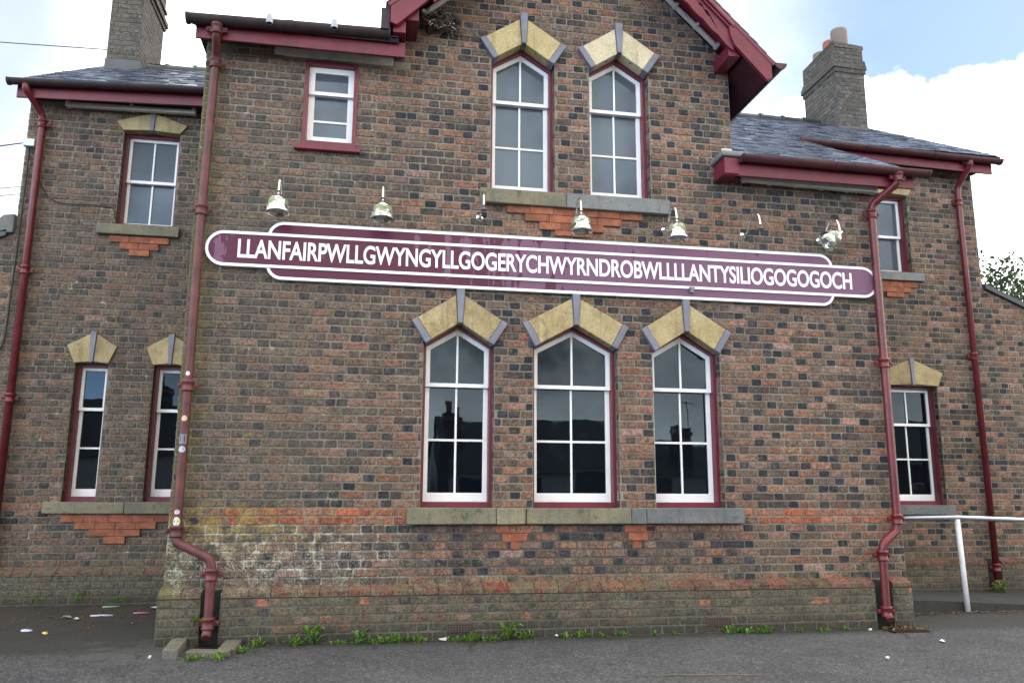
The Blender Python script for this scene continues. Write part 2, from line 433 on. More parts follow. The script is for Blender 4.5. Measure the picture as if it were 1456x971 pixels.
def asphalt_mat():
    m, g = mat('worn_asphalt'); p = g.pos(); x, y, z = g.xyz(p)
    f = g.noise(58, 5, .8, p); vor = g.add('TexVoronoi', {'Scale': 78., 'Vector': p}).outputs['Color']; n = g.noise(1.3, 7, .65, p); w = g.noise(.45, 5, .6, p)
    vr = g.add('SeparateColor', {0: vor}).outputs[0]
    c = g.mix(g.ss(n, .35, .65), (.046, .048, .052), (.064, .066, .069))
    c = g.val(c, g.ss(vr, .0, 1.0, .5, 1.5)); c = g.val(c, g.ss(f, .3, .7, .6, 1.4))
    c = g.mix(g.math('MULTIPLY', g.ss(vr, .93, .97), .5), c, (.20, .20, .195))
    # ragged darkening towards the foot of the walls, brown debris at left
    dd = g.math('ADD', g.ss(y, -.75, -.10), g.math('MULTIPLY', g.math('SUBTRACT', n, .5), 1.2))
    c = g.mix(g.math('MULTIPLY', g.ss(dd, .45, 1.1), .75), c, (.020, .020, .016))
    lf = g.math('MULTIPLY', g.ss(x, -1.9, -2.5), g.math('MULTIPLY', g.ss(y, .5, 1.4), g.ss(g.noise(2.2, 7, .7, p), .40, .60)))
    c = g.mix(g.math('MULTIPLY', lf, .75), c, (.046, .034, .022))
    st = g.ss(g.math('SUBTRACT', g.noise(2.6, 6, .7, p), g.math('MULTIPLY', g.add('VectorMath', {0: p, 1: (-1.9, -.35, 0)}, operation='DISTANCE').outputs['Value'], .35)), .26, .40)
    c = g.mix(g.math('MULTIPLY', st, .5), c, (.085, .088, .086))
    crk = g.add('TexVoronoi', {'Scale': .55, 'Vector': g.add('VectorMath', {0: p, 1: g.scale(g.add('TexNoise', {'Scale': 2.5, 'Detail': 6., 'Vector': p}).outputs['Color'], (.5, .5, 0))}, operation='ADD').outputs[0]}, feature='DISTANCE_TO_EDGE').outputs['Distance']
    ck = g.math('MULTIPLY', g.ss(crk, .010, .003), g.ss(n, .50, .62))
    c = g.mix(g.math('MULTIPLY', ck, .8), c, (.012, .012, .012))
    oil = g.ss(g.noise(1.9, 5, .6, g.scale(p, (.6, 1.6, 1))), .62, .72); c = g.mix(g.math('MULTIPLY', oil, .45), c, (.026, .026, .027))
    g.out(c, g.ss(w, .35, .65, .60, .85), g.bump(g.math('ADD', f, vr), .55, .010), spec=.4); return m


ASPHALT = asphalt_mat()


def leaf_mat(name, a, b):
    m, g = mat(name)
    r = g.add('NewGeometry').outputs['Random Per Island']
    c = g.mix(r, a, b)
    pb = g.add('BsdfPrincipled', {'Base Color': c, 'Roughness': .5})
    tr = g.add('BsdfTranslucent', {'Color': c})
    mx = g.add('MixShader', {0: .3, 1: pb.outputs[0], 2: tr.outputs[0]})
    g.add('OutputMaterial', {0: mx.outputs[0]}); return m


WEED = leaf_mat('weed_leaf', (.06, .14, .015), (.14, .27, .03))
TREELEAF = leaf_mat('tree_leaf', (.018, .042, .012), (.050, .088, .026))
DEADLEAF = leaf_mat('dead_leaf', (.10, .045, .018), (.24, .13, .05))
TWIG = paint_mat('dry_twig', (.13, .10, .075), .9, .4, .3)
NESTDARK = paint_mat('nest_lining', (.035, .028, .022), .95, .4, .3)
FEATHER = paint_mat('white_feather', (.55, .54, .52), .8, .1, .2)
BARK = paint_mat('bark', (.06, .045, .03), .9, .3, .3)
flat = {}


def plain(name, col, rough=.6):
    if name not in flat: flat[name] = paint_mat(name, col, rough, .12, .2)
    return flat[name]


# ------------------------------------------------------------------ brickwork
CH = .0805
PAL = {'red': [(.225, .120, .074), (.200, .109, .071), (.245, .138, .086), (.215, .106, .064)],
       'brown': [(.168, .108, .073), (.146, .098, .067), (.184, .124, .085), (.134, .090, .060)],
       'dark': [(.078, .058, .046), (.090, .066, .050), (.066, .052, .044)],
       'blue': [(.033, .033, .039), (.026, .027, .033), (.043, .041, .045)],
       'pink': [(.30, .190, .138), (.28, .165, .114)]}


def brick_colour(x, z, header, row, wing):
    left = max(0, min(1, (1.2 - x) / 2.6)) if not wing else .55
    if header:
        t = rnd.random()
        k = 'blue' if t < .47 - .19 * left else ('dark' if t < .64 else ('brown' if t < .88 else 'red'))
    else:
        t = rnd.random()
        k = 'red' if t < .44 - .22 * left else ('brown' if t < .82 - .10 * left else ('dark' if t < .96 else ('blue' if t < .972 else 'pink')))
    c = rnd.choice(PAL[k]); v = rnd.uniform(.82, 1.18)
    return tuple(q * v * rnd.uniform(.96, 1.04) * f for q, f in zip(c, (1.0, .985, 1.06)))


def spans(polys, z):
    xs = []
    for poly in polys:
        n = len(poly)
        for i in range(n):
            (x0, z0), (x1, z1) = poly[i], poly[(i + 1) % n]
            if (z0 <= z < z1) or (z1 <= z < z0): xs.append(x0 + (x1 - x0) * (z - z0) / (z1 - z0))
    xs.sort(); return [(xs[i], xs[i + 1]) for i in range(0, len(xs) - 1, 2)]


def lay_bricks(mb, polys, O, U, Nn, colour=None, zmin=0, zmax=99, proud=.007, wing=False, back=True):
    """lay a Flemish bond of single bricks on the plane O + u*U + z*Z facing Nn, with mortar behind"""
    O, U, Nn = Vector(O), Vector(U), Vector(Nn)
    P = lambda u, z, n=0: O + U * u + Vector((0, 0, z)) + Nn * n
    zs = [q[1] for q in polys[0]]; r0 = int(max(min(zs), zmin) / CH); r1 = int(math.ceil(min(max(zs), zmax) / CH))
    for r in range(r0, r1):
        z0, z1 = r * CH + .0078, (r + 1) * CH - .0078
        if z1 > max(zs): z1 = max(zs)
        if z1 - z0 < .02: continue
        zm = (z0 + z1) / 2
        for a, b in spans(polys, zm):
            ph = (r % 2) * .1775 + (r * 37 % 11) * .003 + rnd.uniform(-.012, .012)
            u = a - ((a + 50 - ph) % .355)
            seq = []
            while u < b:
                e = rnd.uniform(-.010, .010)
                if rnd.random() < .05: seq += [(u, u + .118 + e, True), (u + .118 + e, u + .236 + e, True), (u + .236 + e, u + .355, True)]
                else: seq += [(u, u + .2365 + e, False), (u + .2365 + e, u + .355, True)]
                u += .355
            for p, q, hd in seq:
                p = max(p, a) + .0075; q = min(q, b) - .0075
                if q - p < .022: continue
                c = (colour or brick_colour)(p, zm, hd, r, wing)
                if c is None: continue
                j = lambda s: rnd.uniform(-s, s)
                n0 = proud + j(.0022); tl = j(.0012)
                o = [(p, z0), (q, z0), (q, z1), (p, z1)]
                o = [(x + j(.0032), zz + j(.0030)) for x, zz in o]
                cc = [(rnd.uniform(.003, .012), rnd.uniform(.003, .010)) for _ in range(4)]
                (ax, az_), (bx, bz), (cx_, cz), (dx_, dz_) = o
                o8 = [(ax, az_ + cc[0][1]), (ax + cc[0][0], az_), (bx - cc[1][0], bz), (bx, bz + cc[1][1]), (cx_, cz - cc[2][1]), (cx_ - cc[2][0], cz), (dx_ + cc[3][0], dz_), (dx_, dz_ - cc[3][1])]
                mx, mz = (p + q) / 2, (z0 + z1) / 2; fx, fz = 1 - .0045 / max(.02, (q - p) / 2), 1 - .0045 / ((z1 - z0) / 2)
                i8 = [(mx + (x - mx) * fx, mz + (zz - mz) * fz) for x, zz in o8]
                vs = [P(x, zz, -.004) for x, zz in o8] + [P(x, zz, n0 * .5) for x, zz in o8] + [P(x, zz, n0 + (tl if x > mx else -tl)) for x, zz in i8]
                fs = [tuple(range(16, 24))] + [(k, (k + 1) % 8, (k + 1) % 8 + 8, k + 8) for k in range(8)] + [(k + 8, (k + 1) % 8 + 8, (k + 1) % 8 + 16, k + 16) for k in range(8)]
                mb.mesh(vs, fs, 0, c)
    if back:
        tri = geometry.tessellate_polygon([[Vector((x, z, 0)) for x, z in q] for q in polys])
        flatp = [q for poly in polys for q in poly]
        nn = U.cross(Vector((0, 0, 1)))
        for t in tri:
            pts = [P(*flatp[i]) for i in t]
            nrm = (pts[1] - pts[0]).cross(pts[2] - pts[0])
            if nrm.dot(Nn) < 0: pts.reverse()
            mb.face(pts, 1)


def pointed(x0, x1, zb, zs, za): return [(x0, zb), (x1, zb), (x1, zs), ((x0 + x1) / 2, za), (x0, zs)]


def rect(x0, x1, z0, z1): return [(x0, z0), (x1, z0), (x1, z1), (x0, z1)]


WY = 2.35      # the wings stand this far behind the front wall
st = empty('station_building', (2, 2.5, 0))
st.location = (0, 0, 0)
tag(st, 'brown brick Victorian railway station house with maroon gutters and gabled front', 'building')

op = dict(
    ua=pointed(1.165, 1.872, 4.5, 6.02, 6.235), ub=pointed(2.265, 2.958, 4.5, 6.02, 6.235),
    l1=pointed(.505, 1.228, 1.20, 2.845, 3.062), l2=pointed(1.63, 2.537, 1.20, 2.85, 3.09), l3=pointed(2.918, 3.677, 1.20, 2.845, 3.07),
    sm=rect(-.80, -.255, 4.84, 5.79))
front = [[(-1.79, .0), (5.69, .0), (5.69, 5.02), (3.93, 5.02), (3.93, 6.24), (2.08, 8.02), (.19, 6.28), (.19, 5.97), (-1.79, 5.97)]] + list(op.values())


def front_colour(x, z, hd, r, wing):
    if r in (13, 14) and (x < .36 or x > 3.83) and x > -1.5:
        if x > 4.4 and rnd.random() < .12: return tuple(v for v in (.36, .20, .085))
        v = rnd.uniform(.8, 1.15); return rnd.choice(((.34 * v, .108 * v, .055 * v), (.31 * v, .094 * v, .048 * v), (.34 * v, .130 * v, .070 * v), (.30 * v, .15 * v, .10 * v)))
    if 5.82 < z < 5.96 and -1.12 < x < .10: return None
    return brick_colour(x, z, hd, r, wing)


mb = MB(); lay_bricks(mb, front, (0, 0, 0), (1, 0, 0), (0, -1, 0), front_colour, zmin=.30)
for k, q in op.items():      # brick jambs
    if k == 'sm': continue
    x0, x1, zb, zs = q[0][0], q[1][0], q[0][1], q[2][1]
    lay_bricks(mb, [rect(0, .2, zb, zs)], (x1, 0, 0), (0, 1, 0), (-1, 0, 0), None, proud=.002)
    lay_bricks(mb, [rect(0, .2, zb, zs)], (x0, 0, 0), (0, 1, 0), (1, 0, 0), None, proud=.002)
o = mb.build('brick_wall', [BRICK, MORTAR], st); o['label'] = 'front wall with pointed gable and moulded plinth'
mb = MB()
lay_bricks(mb, [rect(0, WY, 0, 5.97)], (-1.79, 0, 0), (0, 1, 0), (-1, 0, 0), None)
o = mb.build('brick_wall', [BRICK, MORTAR], st)
mb = MB(); lay_bricks(mb, [[(0, 0), (WY, 0), (WY, 6.38), (0, 4.98)]], (5.69, 0, 0), (0, 1, 0), (1, 0, 0), None)
mb.build('brick_wall', [BRICK, MORTAR], st)
mb = MB(); lay_bricks(mb, [rect(0, 6, 4.9, 6.24)], (3.93, 0, 0), (0, 1, 0), (1, 0, 0), None)
lay_bricks(mb, [rect(0, 6, 5.9, 6.24)], (.19, 0, 0), (0, 1, 0), (-1, 0, 0), None)
mb.build('brick_wall', [BRICK, MORTAR], st)

wl = [rect(-3.53, -3.155, 1.22, 2.87), rect(-2.635, -2.255, 1.22, 2.87), rect(-3.24, -2.555, 4.62, 5.89)]
wr = [rect(7.30, 8.105, 1.20, 2.895), rect(7.20, 7.885, 4.57, 5.80)]
mb = MB()
lay_bricks(mb, [[(-8, 0), (-1.79, 0), (-1.79, 6.30), (-4.37, 6.20), (-4.37, 4.50), (-4.45, 4.40), (-8, 3.1)]] + wl, (0, WY, 0), (1, 0, 0), (0, -1, 0), None, wing=True)
for q in wl:
    lay_bricks(mb, [rect(0, .25, q[0][1], q[2][1])], (q[0][0], WY, 0), (0, 1, 0), (1, 0, 0), None, proud=.002, wing=True)
    lay_bricks(mb, [rect(0, .25, q[0][1], q[2][1])], (q[1][0], WY, 0), (0, 1, 0), (-1, 0, 0), None, proud=.002, wing=True)
o = mb.build('brick_wall', [BRICK, MORTAR], st); o['label'] = 'set back left wing wall of dark brick'
mb = MB()
lay_bricks(mb, [[(5.69, 0), (13, 0), (13, 2.75), (9.03, 4.40), (9.03, 6.32), (5.69, 6.32)]] + wr, (0, WY, 0), (1, 0, 0), (0, -1, 0), None, wing=True)
for q in wr:
    lay_bricks(mb, [rect(0, .25, q[0][1], q[2][1])], (q[0][0], WY, 0), (0, 1, 0), (1, 0, 0), None, proud=.002, wing=True)
    lay_bricks(mb, [rect(0, .25, q[0][1], q[2][1])], (q[1][0], WY, 0), (0, 1, 0), (-1, 0, 0), None, proud=.002, wing=True)
o = mb.build('brick_wall', [BRICK, MORTAR], st); o['label'] = 'set back right wing wall with sloping lower end'
# gable ends and back of the wings, plain brick seen only from the side
gab = [(0, 0), (5.9, 0), (5.9, 6.32), (2.95, 8.1), (0, 6.32)]
for X, nx in ((-4.37, -1), (9.03, 1)):
    mb = MB(); lay_bricks(mb, [gab if X > 0 else [(a, b - .12 if b > 1 else b) for a, b in gab]], (X, WY, 0), (0, 1, 0), (nx, 0, 0), None, wing=True); mb.build('brick_wall', [BRICK, MORTAR], st)
mb = MB(); mb.box(-8, 13, 8.15, 8.3, 0, 3); mb.box(-4.37, 9.03, 8.05, 8.25, 3, 6.3); mb.build('rear_wall', MORTAR, st)

# plinths
PLC = [(.145, .052, .036), (.17, .062, .042), (.12, .050, .036), (.19, .085, .05)]


def plinth(runs, y0, zc, zt, proud):
    mb = MB()
    for a, b in runs:
        lay_bricks(mb, [rect(a, b, 0, zc)], (0, y0 - proud, 0), (1, 0, 0), (0, -1, 0), lambda x, z, hd, r, w: (.55, .17, .09) if rnd.random() < .025 else brick_colour(x, z, hd, r, w), proud=.005, wing=True)
        for X, nx in ((a, -1), (b, 1)):
            lay_bricks(mb, [rect(0, proud, 0, zc)], (X, y0 - proud, 0), (0, 1, 0), (nx, 0, 0), None, proud=.003)
        u = a
        while u < b - .03:
            w = min(rnd.choice((.235, .235, .20, .26)), b - u)
            if b - u - w < .06: w = b - u
            c = tuple(v * rnd.uniform(.8, 1.2) for v in rnd.choice(PLC))
            x0, x1 = u + .003, u + w - .003; j = rnd.uniform(-.003, .003)
            prof = [(y0 + .02, zc + .003), (y0 - proud - .008 + j, zc + .003), (y0 - proud - .006 + j, zc + .042), (y0 - .005, zt), (y0 + .02, zt)]
            vs = [(x, *p) for x in (x0, x1) for p in prof]
            mb.mesh(vs, [(0, 1, 2, 3, 4), (9, 8, 7, 6, 5)] + [(k, k + 5, (k + 1) % 5 + 5, (k + 1) % 5) for k in range(5)], 0, c)
            u += w
        mb.box(a, b, y0 - proud, y0 + .02, zc - .004, zc + .004, 1)
        mb.face([(a, y0 - proud + .004, zc), (b, y0 - proud + .004, zc), (b, y0 + .004, zt - .008), (a, y0 + .004, zt - .008)], 1)
    return mb.build('plinth', [BRICK, MORTAR], st)


plinth([(-1.81, -1.44), (-1.27, 5.24), (5.44, 5.665)], 0, .405, .50, .11)
plinth([(-8, -1.8)], WY, .39, .475, .08); plinth([(5.80, 8.58), (8.80, 13)], WY, .39, .475, .08)
for X, Y in ((-1.355, 0), (5.34, 0), (8.69, WY)):
    mb = MB(); mb.box(X - .10, X + .11, Y - .012, Y - .008, .0, .47); mb.build('recess_shade_sheet', BLACK, st)  # thin black sheet paints in the darkness at the back of each pipe notch

# ------------------------------------------------------------------ windows
def arrow_head(W, q, y, stone, spring=None, th=.262, strip=.066):
    x0, x1, zs, za = q[0][0] + .015, q[1][0] - .015, q[2][1] - .012, q[3][1] - .008
    xc = (x0 + x1) / 2
    for s in (-1, 1):
        a = Vector((x0 if s < 0 else x1, zs)); b = Vector((xc, za)); u = (b - a).normalized(); n = Vector((-u.y, u.x)) * (1 if s < 0 else -1)
        e0 = a; e1 = a + u * strip
        top = lambda p: p + n * th
        kb = .026; kt = .045
        f0 = b + Vector((s * kb, s * kb * u.y / u.x)); k = (top(a) - Vector((0, 0)))
        # top edge met at the keystone
        tt = top(a); lam = (xc + s * kt - tt.x) / u.x; f1 = tt + u * lam
        def poly(p):
            p = [tuple(v) for v in p]; ar = sum(p[i][0] * p[(i + 1) % len(p)][1] - p[(i + 1) % len(p)][0] * p[i][1] for i in range(len(p)))
            return p if ar > 0 else p[::-1]
        m1 = MB(); m1.prism(poly([e1 + u * .003, f0, f1, top(e1) + u * .003]), y - .045, y + .105); m1.build('arch_stone', stone, W, .006)
        m2 = MB(); m2.prism(poly([e0 - n * .004, e1 - n * .004, top(e1) + n * .006, top(e0) + n * .006]), y - .054, y + .105); m2.build('end_stone', BLUESTONE, W, .006)
    zt = za + th * 1.24
    m3 = MB(); m3.prism([(xc - .024, za - .01), (xc + .024, za - .01), (xc + .044, zt + .03), (xc - .044, zt + .03)], y - .066, y + .105)
    m3.build('keystone', BLUESTONE, W, .006)


def lintel_head(W, xi0, xi1, zi, xo0, xo1, zo, zt, y, stone, rise=.02):
    xc = (xi0 + xi1) / 2
    for s in (0, 1):
        f = (lambda x: x) if s == 0 else (lambda x: 2 * xc - x)
        xi = xi0; xo = xo0 if s == 0 else 2 * xc - xo1
        p = [(xi, zi), (xc - .022, zi + rise), (xc - .034, zt), (xo + .30 * (xc - xo) * .0, zo)]
        p = [(f(a), b) for a, b in p]
        if s == 1: p = p[::-1]
        m1 = MB(); m1.prism(p, y - .035, y + .125); m1.build('arch_stone', stone, W, .006)
    m3 = MB(); m3.prism([(xc - .018, zi + rise - .01), (xc + .018, zi + rise - .01), (xc + .034, zt + .025), (xc - .034, zt + .025)], y - .052, y + .125)
    m3.build('keystone', BLUESTONE, W, .004)


def window(q, y, cols, zm, bars, glass, label, rec=.11, ft=.034, stile=.048, bot=.090, top_bars=()):
    """timber sash window: maroon box frame, two white sashes, one pane of glass per opening"""
    inner = inset(q, [.062] + [ft] * (len(q) - 1))
    m = MB(); m.ring(q, inner, y + rec, y + rec + .20); W = m.build('window', MAROON, st); W['label'] = label
    x0, x1 = inner[0][0], inner[1][0]; zb = inner[0][1]
    sashes = [(clip(inner, 1, zm - .02, 1), y + rec + .062, [stile] * 9, top_bars, .040), (rect(x0, x1, zb, zm + .018), y + rec + .104, [bot, stile, .036, stile], bars, .040)]
    for outl, ys, t, bz, dp in sashes:
        t = list(t[:len(outl)])
        if len(outl) != 4 or bz is top_bars:
            t[0] = .040
            # the clipped polygon may start anywhere: find its bottom edge
            zmin = min(p[1] for p in outl)
            for i in range(len(outl)):
                if abs(outl[i][1] - zmin) < 1e-6 and abs(outl[(i + 1) % len(outl)][1] - zmin) < 1e-6: k = i
            outl = outl[k:] + outl[:k]
        inn = inset(outl, t)
        m = MB(); m.ring(outl, inn, ys, ys + dp)
        zlo = min(p[1] for p in inn); zhi = max(p[1] for p in inn)
        xs = [x0 + stile] + [x0 + (x1 - x0) * c / cols for c in range(1, cols)] + [x1 - stile]
        for c in range(1, cols): m.box(xs[c] - .011, xs[c] + .011, ys + .006, ys + dp - .008, zlo - .003, zhi - .004)
        zz = [zlo] + list(bz) + [zhi]
        for b in bz: m.box(x0 + stile - .004, x1 - stile + .004, ys + .008, ys + dp - .010, b - .012, b + .012)
        sa = m.build('sash', WHITE, W, .003)
        for c in range(cols):
            for r in range(len(zz) - 1):
                pane = inn
                if c > 0: pane = clip(pane, 0, xs[c], 1)
                if c < cols - 1: pane = clip(pane, 0, xs[c + 1], -1)
                if r > 0: pane = clip(pane, 1, zz[r], 1)
                if r < len(zz) - 2: pane = clip(pane, 1, zz[r + 1], -1)
                pm = MB(); cx = sum(p[0] for p in pane) / len(pane); cz = sum(p[1] for p in pane) / len(pane)
                ta, tb = rnd.uniform(-.004, .004), rnd.uniform(-.004, .004)
                n = len(pane); yy = ys + dp * .55
                vs = [(a, yy + ta * (a - cx) + tb * (b - cz), b) for a, b in pane] + [(a, yy + .004 + ta * (a - cx) + tb * (b - cz), b) for a, b in pane]
                pm.mesh(vs, [tuple(range(n)), tuple(range(2 * n - 1, n - 1, -1))] + [(i, i + n, (i + 1) % n + n, (i + 1) % n) for i in range(n)])
                pm.build('pane', glass, W)
    return W


W = window(op['ua'], 0, 2, 5.61, (5.095,), GLASSU, 'upper pointed sash window under the darker yellow arch stones'); arrow_head(W, op['ua'], 0, BRIGHTY)
W = window(op['ub'], 0, 2, 5.605, (5.09,), GLASSU, 'upper pointed sash window under the pale cream arch stones'); arrow_head(W, op['ub'], 0, PALEY)
W = window(op['l1'], 0, 2, 2.436, (1.878,), GLASS, 'first of the three pointed ground floor windows'); arrow_head(W, op['l1'], 0, YELLOW)
W = window(op['l2'], 0, 2, 2.446, (1.88,), GLASS, 'widest middle pointed ground floor window'); arrow_head(W, op['l2'], 0, YELLOW)
W = window(op['l3'], 0, 2, 2.45, (1.886,), GLASS, 'pointed ground floor window nearest the right drainpipe'); arrow_head(W, op['l3'], 0, YELLOW)
# small flush window: sill and lintel
W = window(op['sm'], -.10, 1, 5.46, (5.165,), GLASSU, 'small square headed window flush with the wall', rec=.075, ft=.040, stile=.062)
m = MB(); m.box(-.865, -.205, -.07, .05, 4.79, 4.845); m.build('sill', MAROON, W, .006)
m = MB(); m.box(-1.12, .10, -.016, .02, 5.825, 5.93, jit=.006); o = m.build('lintel', CEMENT, W, .01)
# wings
W = window(wl[0], WY, 1, 2.325, (1.857,), GLASS, 'narrow ground floor window left of its twin on the left wing', rec=.10, ft=.034, stile=.040)
lintel_head(W, -3.535, -3.15, 2.865, -3.635, -3.07, 3.075, 3.225, WY, YELLOW)
W = window(wl[1], WY, 1, 2.325, (1.857,), GLASS, 'narrow ground floor window half hidden behind the drainpipe', rec=.10, ft=.034, stile=.040)
lintel_head(W, -2.64, -2.25, 2.865, -2.735, -2.155, 3.08, 3.225, WY, YELLOW)
W = window(wl[2], WY, 2, 5.27, (), GLASSU, 'upper four pane window on the left wing', rec=.10, ft=.034, stile=.040)
lintel_head(W, -3.235, -2.56, 5.885, -3.335, -2.47, 6.0, 6.135, WY, YELLOW)
m = MB(); m.box(-3.43, -2.46, WY - .08, WY + .1, 4.485, 4.62, jit=.004); m.build('sill', SILL, W, .01)
W = window(wr[0], WY, 2, 2.345, (1.85,), GLASS, 'ground floor window on the right wing behind the handrail', rec=.10, ft=.034, stile=.040)
lintel_head(W, 7.295, 8.11, 2.895, 7.21, 8.20, 3.09, 3.27, WY, YELLOW)
m = MB(); m.box(7.15, 8.19, WY - .07, WY + .1, 1.075, 1.205, jit=.004); m.build('sill', SILLG, W, .01)
W = window(wr[1], WY, 1, 5.185, (), GLASSU, 'narrow upper window beside the right drainpipe', rec=.10, ft=.034, stile=.040)
lintel_head(W, 7.195, 7.89, 5.79, 7.11, 7.97, 5.92, 6.05, WY, YELLOW)
m = MB(); m.box(7.12, 8.02, WY - .08, WY + .1, 4.445, 4.575, jit=.004); m.build('sill', SILLG, W, .01)
m = MB(); m.tube([(7.27, WY + .10, 5.70), (7.40, WY + .10, 5.22)], .012, 8); m.tube([(7.27, WY + .10, 5.22), (7.30, WY + .10, 5.70)], .012, 8); m.build('window_stay', BLACK, W)

# long stone sills
for a, b, mt in ((.38, 1.245, SILL), (1.25, 1.545, SILL), (1.55, 2.625, SILL), (2.63, 2.785, SILLG), (2.79, 3.845, SILLG)):
    m = MB(); m.box(a, b, -.085, .10, 1.052, 1.208, jit=.004); m.build('window_sill', mt, st, .010)
for a, b, mt in ((1.05, 1.98, SILL), (1.985, 3.14, SILLG)):
    m = MB(); m.box(a, b, -.085, .10, 4.345, 4.505, jit=.004); m.build('window_sill', mt, st, .010)
for a, b in ((-3.70, -2.81), (-2.805, -1.95)):
    m = MB(); m.box(a, b, WY - .085, WY + .1, 1.085, 1.222, jit=.004); m.build('window_sill', SILL, st, .010)


def corbel(rows, y, pr=.035):
    m = MB()
    for z0, z1, a, b in rows:
        n = max(1, round((b - a) / .245)); u = a
        for i in range(n):
            w = (b - a) / n; v = rnd.uniform(.8, 1.2)
            m.box(u + .003, u + w - .003, y - pr + rnd.uniform(-.005, .005), y + .01, z0 + .003, z1 - .003, col=(.285 * v, .096 * v, .048 * v), jit=.002); u += w
        m.box(a + .004, b - .004, y - pr + .012, y + .01, z0 - .001, z1 + .001, col=(.16, .10, .07))
    return m.build('brick_corbel', REDBRICK, st)


corbel([(4.265, 4.345, 1.345, 2.84), (4.182, 4.265, 1.535, 2.60), (4.10, 4.182, 1.69, 2.40), (4.04, 4.10, 1.86, 2.24)], 0)
corbel([(.965, 1.045, 1.25, 1.61), (.885, .965, 1.32, 1.575), (.81, .885, 1.40, 1.50)], 0, .012)
corbel([(.965, 1.045, 2.575, 2.905), (.885, .965, 2.61, 2.815), (.81, .885, 2.65, 2.75)], 0, .012)
corbel([(.99, 1.08, -3.51, -1.95), (.91, .99, -3.35, -2.45), (.83, .91, -3.19, -2.62), (.745, .83, -3.02, -2.78)], WY)
corbel([(4.395, 4.48, -3.28, -2.58), (4.31, 4.395, -3.16, -2.70), (4.23, 4.31, -3.04, -2.80)], WY)
corbel([(4.355, 4.44, 7.22, 7.93), (4.275, 4.355, 7.30, 7.81), (4.20, 4.275, 7.40, 7.68)], WY)

# ------------------------------------------------------------------ roofs
def slates(mb, O, U, V, outline, ex=.145, w=.23):
    """single slates lapped up a slope: O origin, U along the eave, V up the slope; outline in (u,v)"""
    O, U, V = Vector(O), Vector(U).normalized(), Vector(V).normalized(); Nn = U.cross(V).normalized()
    if Nn.z < 0: Nn = -Nn
    vmax = max(q[1] for q in outline); r = 0; v = min(q[1] for q in outline)
    while v < vmax - .02:
        for a, b in spans([outline], v + ex * .5):
            u = a - (w * .5 if r % 2 else 0) + rnd.uniform(-.01, .01)
            while u < b:
                ww = w + rnd.uniform(-.035, .035)
                p, q = max(u, a) + .002, min(u + ww, b) - .002; u += ww
                if q - p < .03: continue
                dv = rnd.uniform(-.004, .004); t0 = .0200 + rnd.uniform(-.004, .005); sk = rnd.uniform(-.0028, .0028)
                tint = rnd.uniform(.45, 1.6); c = (.085 * tint, .095 * tint, .125 * tint)
                v0 = v + dv; v1 = min(v + ex + .03, vmax)
                P = lambda uu, vv, n: O + U * uu + V * vv + Nn * n
                vs = [P(p, v0, t0 - .010), P(q, v0, t0 - .010), P(q, v1, .004), P(p, v1, .004), P(p, v0, t0 + sk), P(q, v0, t0 - sk), P(q, v1, .012 + sk), P(p, v1, .012 - sk)]
                mb.mesh(vs, [(4, 5, 6, 7), (0, 1, 5, 4), (1, 2, 6, 5), (3, 0, 4, 7), (3, 2, 1, 0)], 0, c)
        v += ex; r += 1
    b = [O + U * a + V * c for a, c in outline]
    mb.face(b, 1); mb.face([p - Nn * .04 for p in b][::-1], 1)
    n = len(b)
    for i in range(n): mb.face([b[i], b[(i + 1) % n], b[(i + 1) % n] - Nn * .04, b[i] - Nn * .04], 1)


SL = .615; RY = 5.25
zp = lambda y: 6.385 + SL * (y - 2.0)
vv = Vector((0, 1, SL)); k = vv.length
mb = MB()
slates(mb, (0, -.36, zp(-.36)), (1, 0, 0), vv, [(3.94, 0), (5.92, 0), (5.92, (2.0 + .36) * k), (9.28, (2.0 + .36) * k), (9.28, (RY + .36) * k), (3.94, (RY + .36) * k)])
o = mb.build('slate_roof', [SLATE, DARKWOOD], st); o['label'] = 'wet grey slate roof sweeping down to the right front eave'
mb = MB()
slates(mb, (0, 2.0, zp(2.0) + .055), (1, 0, .038), vv, [(-4.50, 0), (-1.6, 0), (-1.6, (RY - 2) * k), (-4.50, (RY - 2) * k)])
o = mb.build('slate_roof', [SLATE, DARKWOOD], st); o['label'] = 'wet slate roof of the left wing'
mb = MB(); mb.face([(-4.5, RY, zp(RY)), (9.28, RY, zp(RY)), (9.28, 8.6, 6.3), (-4.5, 8.6, 6.3)]); mb.face([(-4.5, RY, zp(RY) - .05), (-4.5, 8.6, 6.25), (9.28, 8.6, 6.25), (9.28, RY, zp(RY) - .05)]); mb.build('slate_roof', SLATE, st)
for X in (-8, 9.1):     # the lean-to ends
    mb = MB(); a, b = (-8, -4.45) if X < 0 else (9.04, 13)
    za, zb_ = (3.1, 4.40) if X < 0 else (4.40, 2.75)
    mb.prism([(a, za), (b, zb_), (b, zb_ + .075), (a, za + .075)], WY - .06, 8.2)
    o = mb.build('coping', plain('dark_coping', (.045, .05, .055), .5), st)
m = MB(); m.prism([(-4.58, 4.42), (-4.375, 4.44), (-4.375, 4.68), (-4.50, 4.66), (-4.575, 4.58)], WY - .06, WY + .25); m.build('kneeler_stone', SILLG, st, .015)
# ridge tiles
for a, b in ((-4.5, -1.8), (3.95, 9.28)):
    m = MB(); x = a
    while x < b - .05:
        x1 = min(x + .45, b); r0 = .07
        m.lathe([(r0 + .02, 0), (r0 + .02, .05), (r0, .055), (r0 - .005, x1 - x)], (x, RY, zp(RY) + .01 + (.055 + .038 * x if a < 0 else 0)), 14, axis=(1, 0, 0)); x = x1
    m.build('ridge_tiles', plain('ridge_tile', (.055, .062, .058), .6), st)

